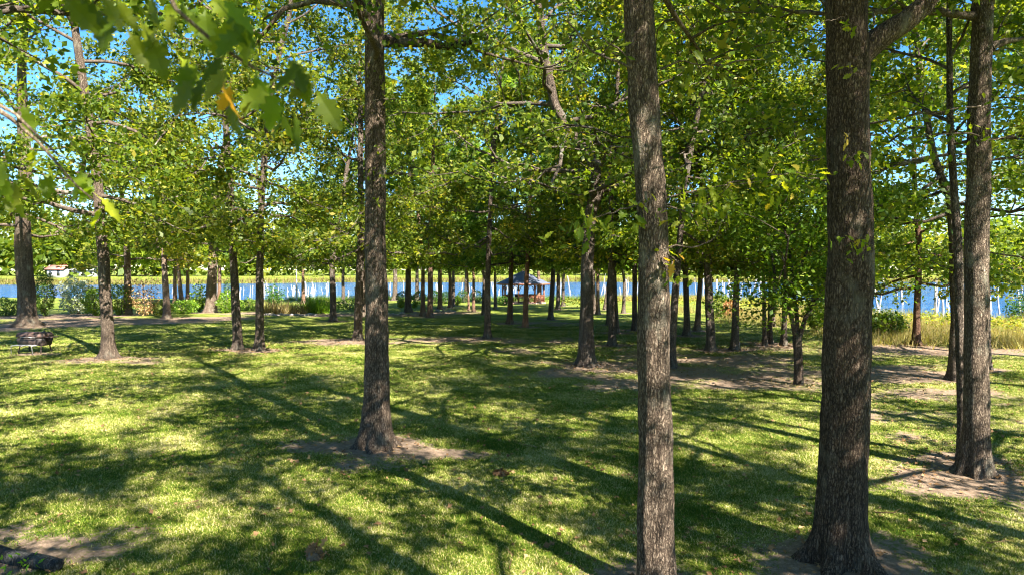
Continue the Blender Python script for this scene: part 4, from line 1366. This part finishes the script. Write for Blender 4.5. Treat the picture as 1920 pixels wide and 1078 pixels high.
# the young tree forking low into several stems
def forked():
    rng = np.random.default_rng(61)
    b = FORK
    D = b[1]
    TREE_BASES.append((b[0], b[1], 0.15))
    r = thing('young_tree', 'young tree forking low into several spread stems left of the thickest oak', 'tree', b)
    W = lambda px, py, dy=0: at_depth(px, py, D) - b + np.array([0, dy, 0])
    s = D / FPX
    P = [W(1498, 735), W(1498, 720), W(1497, 690), W(1496, 660), W(1495, 630)]
    obj('trunk', MB().tube(P, np.array([11, 9.5, 8.2, 7.8, 8.2]) * s, 14, lambda z, th: 1 + 0.07 * np.sin(3 * th + z * 4)).mesh('trunk', M['bark'], True), r, color=(0.8, 0.75, 0.72))
    stems = [[(1492, 632), (1482, 595), (1468, 565), (1454, 535), (1440, 495), (1428, 450)], [(1495, 632), (1496, 590), (1496, 540), (1499, 470), (1497, 400), (1500, 330)],
             [(1499, 632), (1508, 595), (1520, 565), (1530, 520), (1540, 460), (1552, 400)], [(1517, 572), (1535, 560), (1552, 548), (1575, 530)], [(1499, 505), (1512, 470), (1522, 430), (1530, 390)], [(1455, 537), (1450, 480), (1460, 420)]]
    cl = []
    for i, st in enumerate(stems):
        Q = np.array([W(x, y, 0.25 * (k / 3) * (1 if i % 2 else -1) * k) for k, (x, y) in enumerate(st)])
        obj('stem', MB().tube(Q, np.linspace(4.8 if i < 3 else 3.2, 1.2, len(Q)) * s, 8).mesh('stem', M['limb'], True), r, color=(0.7, 0.65, 0.62))
        for k in range(1, len(Q)):
            for j in range(9):
                e = Q[k] + rng.normal(0, 1, 3) * np.array([0.8, 0.8, 0.45]) + np.array([0, 0, 0.35])
                if e[2] > 1.9:
                    cl.append(e)
                    if j < 3:
                        obj('branch', MB().tube([Q[k], (Q[k] + e) / 2 + [0, 0, 0.08], e], [0.018, 0.012, 0.005], 5).mesh('branch', M['limb'], True), r, color=(0.7, 0.65, 0.62))
    cl = np.array(cl)
    n = 9000
    C = cl[rng.integers(len(cl), size=n)] + rng.normal(0, 1, (n, 3)) * np.array([.3, .3, .2])
    obj('crown', leaves_mesh('crown', C, 0.13, rng, M['leaf'], DIAMOND, tint=rng.beta(2, 2.6, n) * 0.9), r, color=(0.75, 0.95, 0.8), kind='stuff')


forked()


# leafy shoots on the near trunks: every leaf its own part
def shoot(root, path, Y, nleaf, size, seed, r0=0.012, spread=0.16, pick=None, dy=0.0, color=None):
    rng = np.random.default_rng(seed)
    o3 = np.array(root.location)
    P = np.array([at_depth(x, y, Y) + np.array([0, -dy * i, 0]) for i, (x, y) in enumerate(path)])
    s = np.concatenate([[0], np.cumsum(np.linalg.norm(np.diff(P, axis=0), axis=1))])
    q = np.linspace(0, s[-1], 12)
    Q = np.stack([np.interp(q, s, P[:, k]) for k in range(3)], 1) + rng.normal(0, 0.008, (12, 3))
    obj('twig', MB().tube(Q - o3, np.linspace(r0, r0 * 0.25, 12), 5).mesh('twig', M['limb'], True), root, color=(1.25, 1.2, 1.1))
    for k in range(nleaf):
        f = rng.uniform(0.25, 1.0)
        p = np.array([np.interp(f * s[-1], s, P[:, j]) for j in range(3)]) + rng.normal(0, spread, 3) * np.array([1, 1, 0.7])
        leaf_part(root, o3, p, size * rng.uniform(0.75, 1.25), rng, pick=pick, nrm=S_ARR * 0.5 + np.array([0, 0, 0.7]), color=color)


S_ARR = np.array(S)
rA, rB, rC, rD = find('straight oak trunk flaring')[0], find('rough barked')[0], find('thickest oak')[0], find('tall grey oak near')[0]
yA, yB, yC, yD = [r.location[1] for r in (rA, rB, rC, rD)]
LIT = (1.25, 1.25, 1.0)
# on the knobbed trunk
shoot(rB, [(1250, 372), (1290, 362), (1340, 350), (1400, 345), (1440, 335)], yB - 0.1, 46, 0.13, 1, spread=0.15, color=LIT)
shoot(rB, [(1245, 385), (1300, 400), (1345, 372), (1375, 340)], yB - 0.1, 36, 0.13, 2, spread=0.14, color=LIT)
shoot(rB, [(1360, 345), (1430, 330), (1490, 325), (1535, 330)], yB + 0.1, 40, 0.13, 3, spread=0.15, color=(1.1, 1.15, 0.9))
shoot(rB, [(1205, 380), (1160, 395), (1110, 410), (1060, 440)], yB - 0.2, 44, 0.14, 4, spread=0.17, color=(0.9, 1.0, 0.8))
shoot(rB, [(1210, 360), (1215, 400), (1235, 405)], yB - 0.3, 14, 0.11, 5, spread=0.10, color=LIT)
shoot(rB, [(1255, 460), (1290, 464), (1320, 460), (1348, 440), (1352, 420), (1370, 395)], yB - 0.1, 0, 0.1, 6, r0=0.010)
shoot(rB, [(1252, 470), (1262, 500), (1272, 515)], yB - 0.25, 16, 0.11, 7, spread=0.09, color=LIT)
shoot(rB, [(1256, 480), (1270, 492)], yB - 0.25, 4, 0.12, 8, spread=0.05, pick=4, color=(1.6, 1.2, 0.9))
shoot(rB, [(1190, 128), (1165, 118), (1110, 100), (1060, 35), (1010, 80), (990, 110), (992, 140)], yB - 0.1, 0, 0.1, 9, r0=0.014)
shoot(rB, [(1240, 130), (1280, 112), (1330, 125), (1370, 110)], yB, 14, 0.13, 10, spread=0.14)
shoot(rB, [(1200, 125), (1130, 70), (1090, 80), (1075, 150)], yB - 0.1, 12, 0.13, 12, spread=0.12, color=LIT)
# on the thickest trunk
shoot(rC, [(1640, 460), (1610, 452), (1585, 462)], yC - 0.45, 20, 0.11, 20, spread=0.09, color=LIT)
shoot(rC, [(1590, 300), (1605, 290), (1620, 300)], yC - 0.45, 14, 0.10, 21, spread=0.07)
shoot(rC, [(1592, 40), (1598, 60)], yC - 0.5, 7, 0.10, 22, spread=0.05, color=LIT)
shoot(rC, [(1592, 118), (1598, 135)], yC - 0.5, 5, 0.10, 23, spread=0.04, pick=3)
shoot(rC, [(1592, 250), (1585, 265)], yC - 0.5, 4, 0.09, 24, spread=0.04, pick=4, color=(1.2, 1.1, 1))
shoot(rC, [(1540, 45), (1570, 35), (1600, 25)], yC - 0.4, 0, 0.1, 25, r0=0.006)
shoot(rC, [(1550, 340), (1500, 330), (1470, 345)], yC - 0.2, 26, 0.11, 26, spread=0.16, color=LIT)
# spray before the tall grey oak
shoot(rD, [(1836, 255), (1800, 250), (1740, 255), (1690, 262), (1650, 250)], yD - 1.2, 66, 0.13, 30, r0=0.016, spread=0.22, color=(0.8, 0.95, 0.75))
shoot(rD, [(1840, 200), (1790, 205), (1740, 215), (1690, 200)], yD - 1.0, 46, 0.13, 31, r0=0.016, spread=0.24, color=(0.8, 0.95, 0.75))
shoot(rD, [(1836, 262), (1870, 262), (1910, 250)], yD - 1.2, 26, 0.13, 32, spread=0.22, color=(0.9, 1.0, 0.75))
shoot(rD, [(1858, 90), (1885, 78), (1925, 70)], yD, 0, 0.1, 33, r0=0.09)
# small shoots on the straight oak
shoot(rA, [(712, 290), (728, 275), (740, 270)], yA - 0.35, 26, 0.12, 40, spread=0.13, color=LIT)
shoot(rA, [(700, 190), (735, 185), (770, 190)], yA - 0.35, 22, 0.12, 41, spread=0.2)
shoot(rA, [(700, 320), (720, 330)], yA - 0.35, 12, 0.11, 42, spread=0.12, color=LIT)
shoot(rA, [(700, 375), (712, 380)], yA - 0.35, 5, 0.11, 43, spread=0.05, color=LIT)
shoot(rA, [(690, 455), (680, 462)], yA - 0.3, 4, 0.10, 44, spread=0.06, pick=3)


def limb_px(root, path, Y, r0, r1, dy=0.0, color=(1, 1, 1), nleaf=0, seed=0, spread=0.6):
    o3 = np.array(root.location)
    P = np.array([at_depth(x, y, Y) + np.array([0, dy * i, 0]) for i, (x, y) in enumerate(path)])
    s = np.concatenate([[0], np.cumsum(np.linalg.norm(np.diff(P, axis=0), axis=1))])
    q = np.linspace(0, s[-1], 16)
    Q = np.stack([np.interp(q, s, P[:, k]) for k in range(3)], 1)
    obj('limb', MB().tube(Q - o3, np.linspace(r0, r1, 16), 10, lambda z, th: 1 + 0.06 * np.sin(3 * th + z * 5)).mesh('limb', M['bark'], True), root, color=color)
    if nleaf:
        rng = np.random.default_rng(seed)
        f = rng.uniform(0.3, 1.05, nleaf) * s[-1]
        C = np.stack([np.interp(f, s, P[:, k]) for k in range(3)], 1) - o3
        k = rng.integers(40, size=nleaf)
        C = C + rng.normal(0, spread, (40, 3))[k] + rng.normal(0, 0.22, (nleaf, 3))
        obj('limb_foliage', leaves_mesh('limb_foliage', C, 0.13, rng, M['leaf'], LOBED, tint=rng.beta(2, 2.4, nleaf).clip(0, .93)), root, kind='stuff')


limb_px(rC, [(1592, 128), (1618, 100), (1640, 78), (1668, 58), (1700, 38), (1730, 12), (1765, -30), (1800, -80)], yC, 0.16, 0.09, 0.0, (1.2, 1.1, 1.0))
limb_px(rA, [(715, 80), (755, 76), (800, 72), (835, 76), (880, 60)], yA, 0.11, 0.06, 0.15, (0.7, 0.65, 0.6), 1500, 3, 0.7)
limb_px(rA, [(695, 12), (670, -5), (640, -25)], yA, 0.12, 0.08, 0.05, (0.8, 0.75, 0.7))
rE = find('slightly bent oak')[0]
limb_px(rE, [(1112, 395), (1122, 370), (1132, 350), (1145, 318), (1158, 270)], rE.location[1], 0.16, 0.06, 0.1, (0.65, 0.6, 0.58))
litter()

# ------------------------------------------------------------------ trees around and behind the camera: they give the shade on the lawn
OUT = [('oak beyond the right edge of the view, shading the right lawn', 15.5, 8.5, 15, 0.27, 71), ('oak behind the camera to the right, shading the middle of the lawn', 7.5, -2.0, 15, 0.30, 72),
       ('oak far behind the camera to the right', 14.0, -3.5, 16, 0.30, 73), ('oak straight behind the camera', 1.5, -5.0, 16, 0.28, 74),
       ('oak right of the camera, shading the right foreground', 10.5, 4.0, 15, 0.26, 75), ('oak just left of the camera, shading the left foreground', -5.2, 2.2, 15, 0.26, 79),
       ('oak beyond the left edge level with the straight oak', -9.6, 9.3, 15, 0.27, 80), ('oak beyond the right edge by the open shore', 21.0, 14.0, 15, 0.28, 78),
       ('oak beyond the left edge, between camera and grill', -15.5, 12.5, 15, 0.28, 84), ('oak just beyond the left edge, its crown over the grill', -22.5, 26.5, 15, 0.28, 86),
       ('oak just beyond the right edge, its crown reaching in at the top right', 23.0, 26.0, 15, 0.28, 87), ('oak beyond the left edge behind the double stemmed oak', -38, 46, 15, 0.28, 88)]
protos = []
for i, (lab, x, y, H, r, sd) in enumerate(OUT):
    b = np.array([x, y, gz(x, y)])
    if i < 3:
        rt, _, _ = make_tree(lab, b, [], r, H + 3.5, 7.2, 6.0, 'oak', 24000, 0.18, seed=sd, detail=1, nlimb=16, group='oaks outside the frame', soil=False, sigma=0.34, gap=0.42, el0=8)
        protos.append(rt)
    else:
        src = protos[(i + 0) % 3 if (i % 3) != 1 else 0]
        rt = src.copy(); col.objects.link(rt); rt.location = b; rt['label'] = lab
        rt.rotation_euler = (0, 0, 1.3 * i)
        for ch in list(src.children):
            c = ch.copy(); col.objects.link(c); c.parent = rt


# the oak beside the camera whose low branch hangs into the top left corner
def overhang():
    rng = np.random.default_rng(81)
    b = np.array([-4.2, -1.6, gz(-4.2, -1.6)])
    rt, C, rad = make_tree('oak beside the camera whose blurred low branch hangs into the top left corner', b, [], 0.24, 14, 6.6, 3.6, 'oak', 14000, 0.16, seed=82, gap=0.35, detail=1, nlimb=13, view_clear=True, soil=False)
    W = lambda px, py, Y: at_depth(px, py, Y) - b
    main = np.array([[0.05, 0.0, 5.6], [1.3, 1.2, 6.1], W(120, -330, 1.7), W(260, -120, 1.7), W(330, 18, 1.75), W(402, 80, 1.8), W(470, 125, 1.85), W(560, 165, 1.9)])
    obj('limb', MB().tube(main, [0.07, 0.05, 0.03, 0.012, 0.006, 0.005, 0.004, 0.003], 8).mesh('limb', M['limb'], True), rt, color=(1.3, 1.2, 1.0))
    second = np.array([[0.02, 0.05, 5.2], [0.8, 1.6, 5.2], W(-260, 60, 2.4), W(-90, 150, 2.4), W(20, 222, 2.5), W(70, 265, 2.6), W(110, 310, 2.6), W(145, 350, 2.6), W(175, 375, 2.6)])
    obj('limb', MB().tube(second, [0.06, 0.045, 0.025, 0.012, 0.008, 0.006, 0.005, 0.004, 0.003], 8).mesh('limb', M['limb'], True), rt, color=(1.5, 1.4, 1.2))
    third = np.array([W(-60, 165, 2.45), W(30, 215, 2.5), W(80, 265, 2.5), W(110, 292, 2.5), W(160, 312, 2.5)])
    obj('twig', MB().tube(third, [0.008, 0.006, 0.005, 0.003, 0.002], 6).mesh('twig', M['limb'], True), rt, color=(1.5, 1.4, 1.2))
    DK, MD, LT, OR = (0.8, 0.8, 0.5), (1.05, 1.1, 0.65), (1.7, 1.7, 1.3), (1.9, 1.2, 0.8)  # dark tints paint backlit leaves, light ones sunlit leaves; orange is leaf colour
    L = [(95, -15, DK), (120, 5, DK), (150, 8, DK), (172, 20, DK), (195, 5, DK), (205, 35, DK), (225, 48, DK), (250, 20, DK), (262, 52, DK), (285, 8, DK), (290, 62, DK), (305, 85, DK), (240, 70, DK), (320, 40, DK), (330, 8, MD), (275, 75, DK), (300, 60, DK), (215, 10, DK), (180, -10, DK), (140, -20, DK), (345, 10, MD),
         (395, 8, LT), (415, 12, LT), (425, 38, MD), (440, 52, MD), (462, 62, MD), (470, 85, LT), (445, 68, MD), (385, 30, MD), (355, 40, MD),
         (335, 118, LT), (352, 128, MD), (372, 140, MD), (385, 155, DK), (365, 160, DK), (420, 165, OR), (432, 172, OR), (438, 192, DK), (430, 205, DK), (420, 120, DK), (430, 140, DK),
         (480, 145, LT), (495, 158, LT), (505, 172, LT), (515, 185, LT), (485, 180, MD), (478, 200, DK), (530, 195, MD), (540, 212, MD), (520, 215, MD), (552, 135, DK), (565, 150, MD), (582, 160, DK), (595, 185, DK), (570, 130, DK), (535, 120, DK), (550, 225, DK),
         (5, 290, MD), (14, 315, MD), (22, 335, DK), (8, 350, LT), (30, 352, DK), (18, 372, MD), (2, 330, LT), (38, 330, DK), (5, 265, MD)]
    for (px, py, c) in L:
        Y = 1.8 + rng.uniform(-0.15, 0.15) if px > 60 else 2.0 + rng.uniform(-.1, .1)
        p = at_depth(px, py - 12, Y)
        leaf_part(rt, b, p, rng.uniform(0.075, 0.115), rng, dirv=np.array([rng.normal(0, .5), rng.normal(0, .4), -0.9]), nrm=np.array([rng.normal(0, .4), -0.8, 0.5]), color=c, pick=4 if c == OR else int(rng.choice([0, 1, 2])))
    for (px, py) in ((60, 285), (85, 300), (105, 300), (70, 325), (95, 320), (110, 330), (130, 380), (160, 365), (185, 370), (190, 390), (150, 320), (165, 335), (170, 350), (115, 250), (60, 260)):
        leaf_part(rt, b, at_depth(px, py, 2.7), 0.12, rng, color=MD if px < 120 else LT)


overhang()
print('meshes', len(bpy.data.meshes), 'objects', len(bpy.data.objects), 'tris', sum(len(m.loops) - 2 * len(m.polygons) for m in bpy.data.meshes))
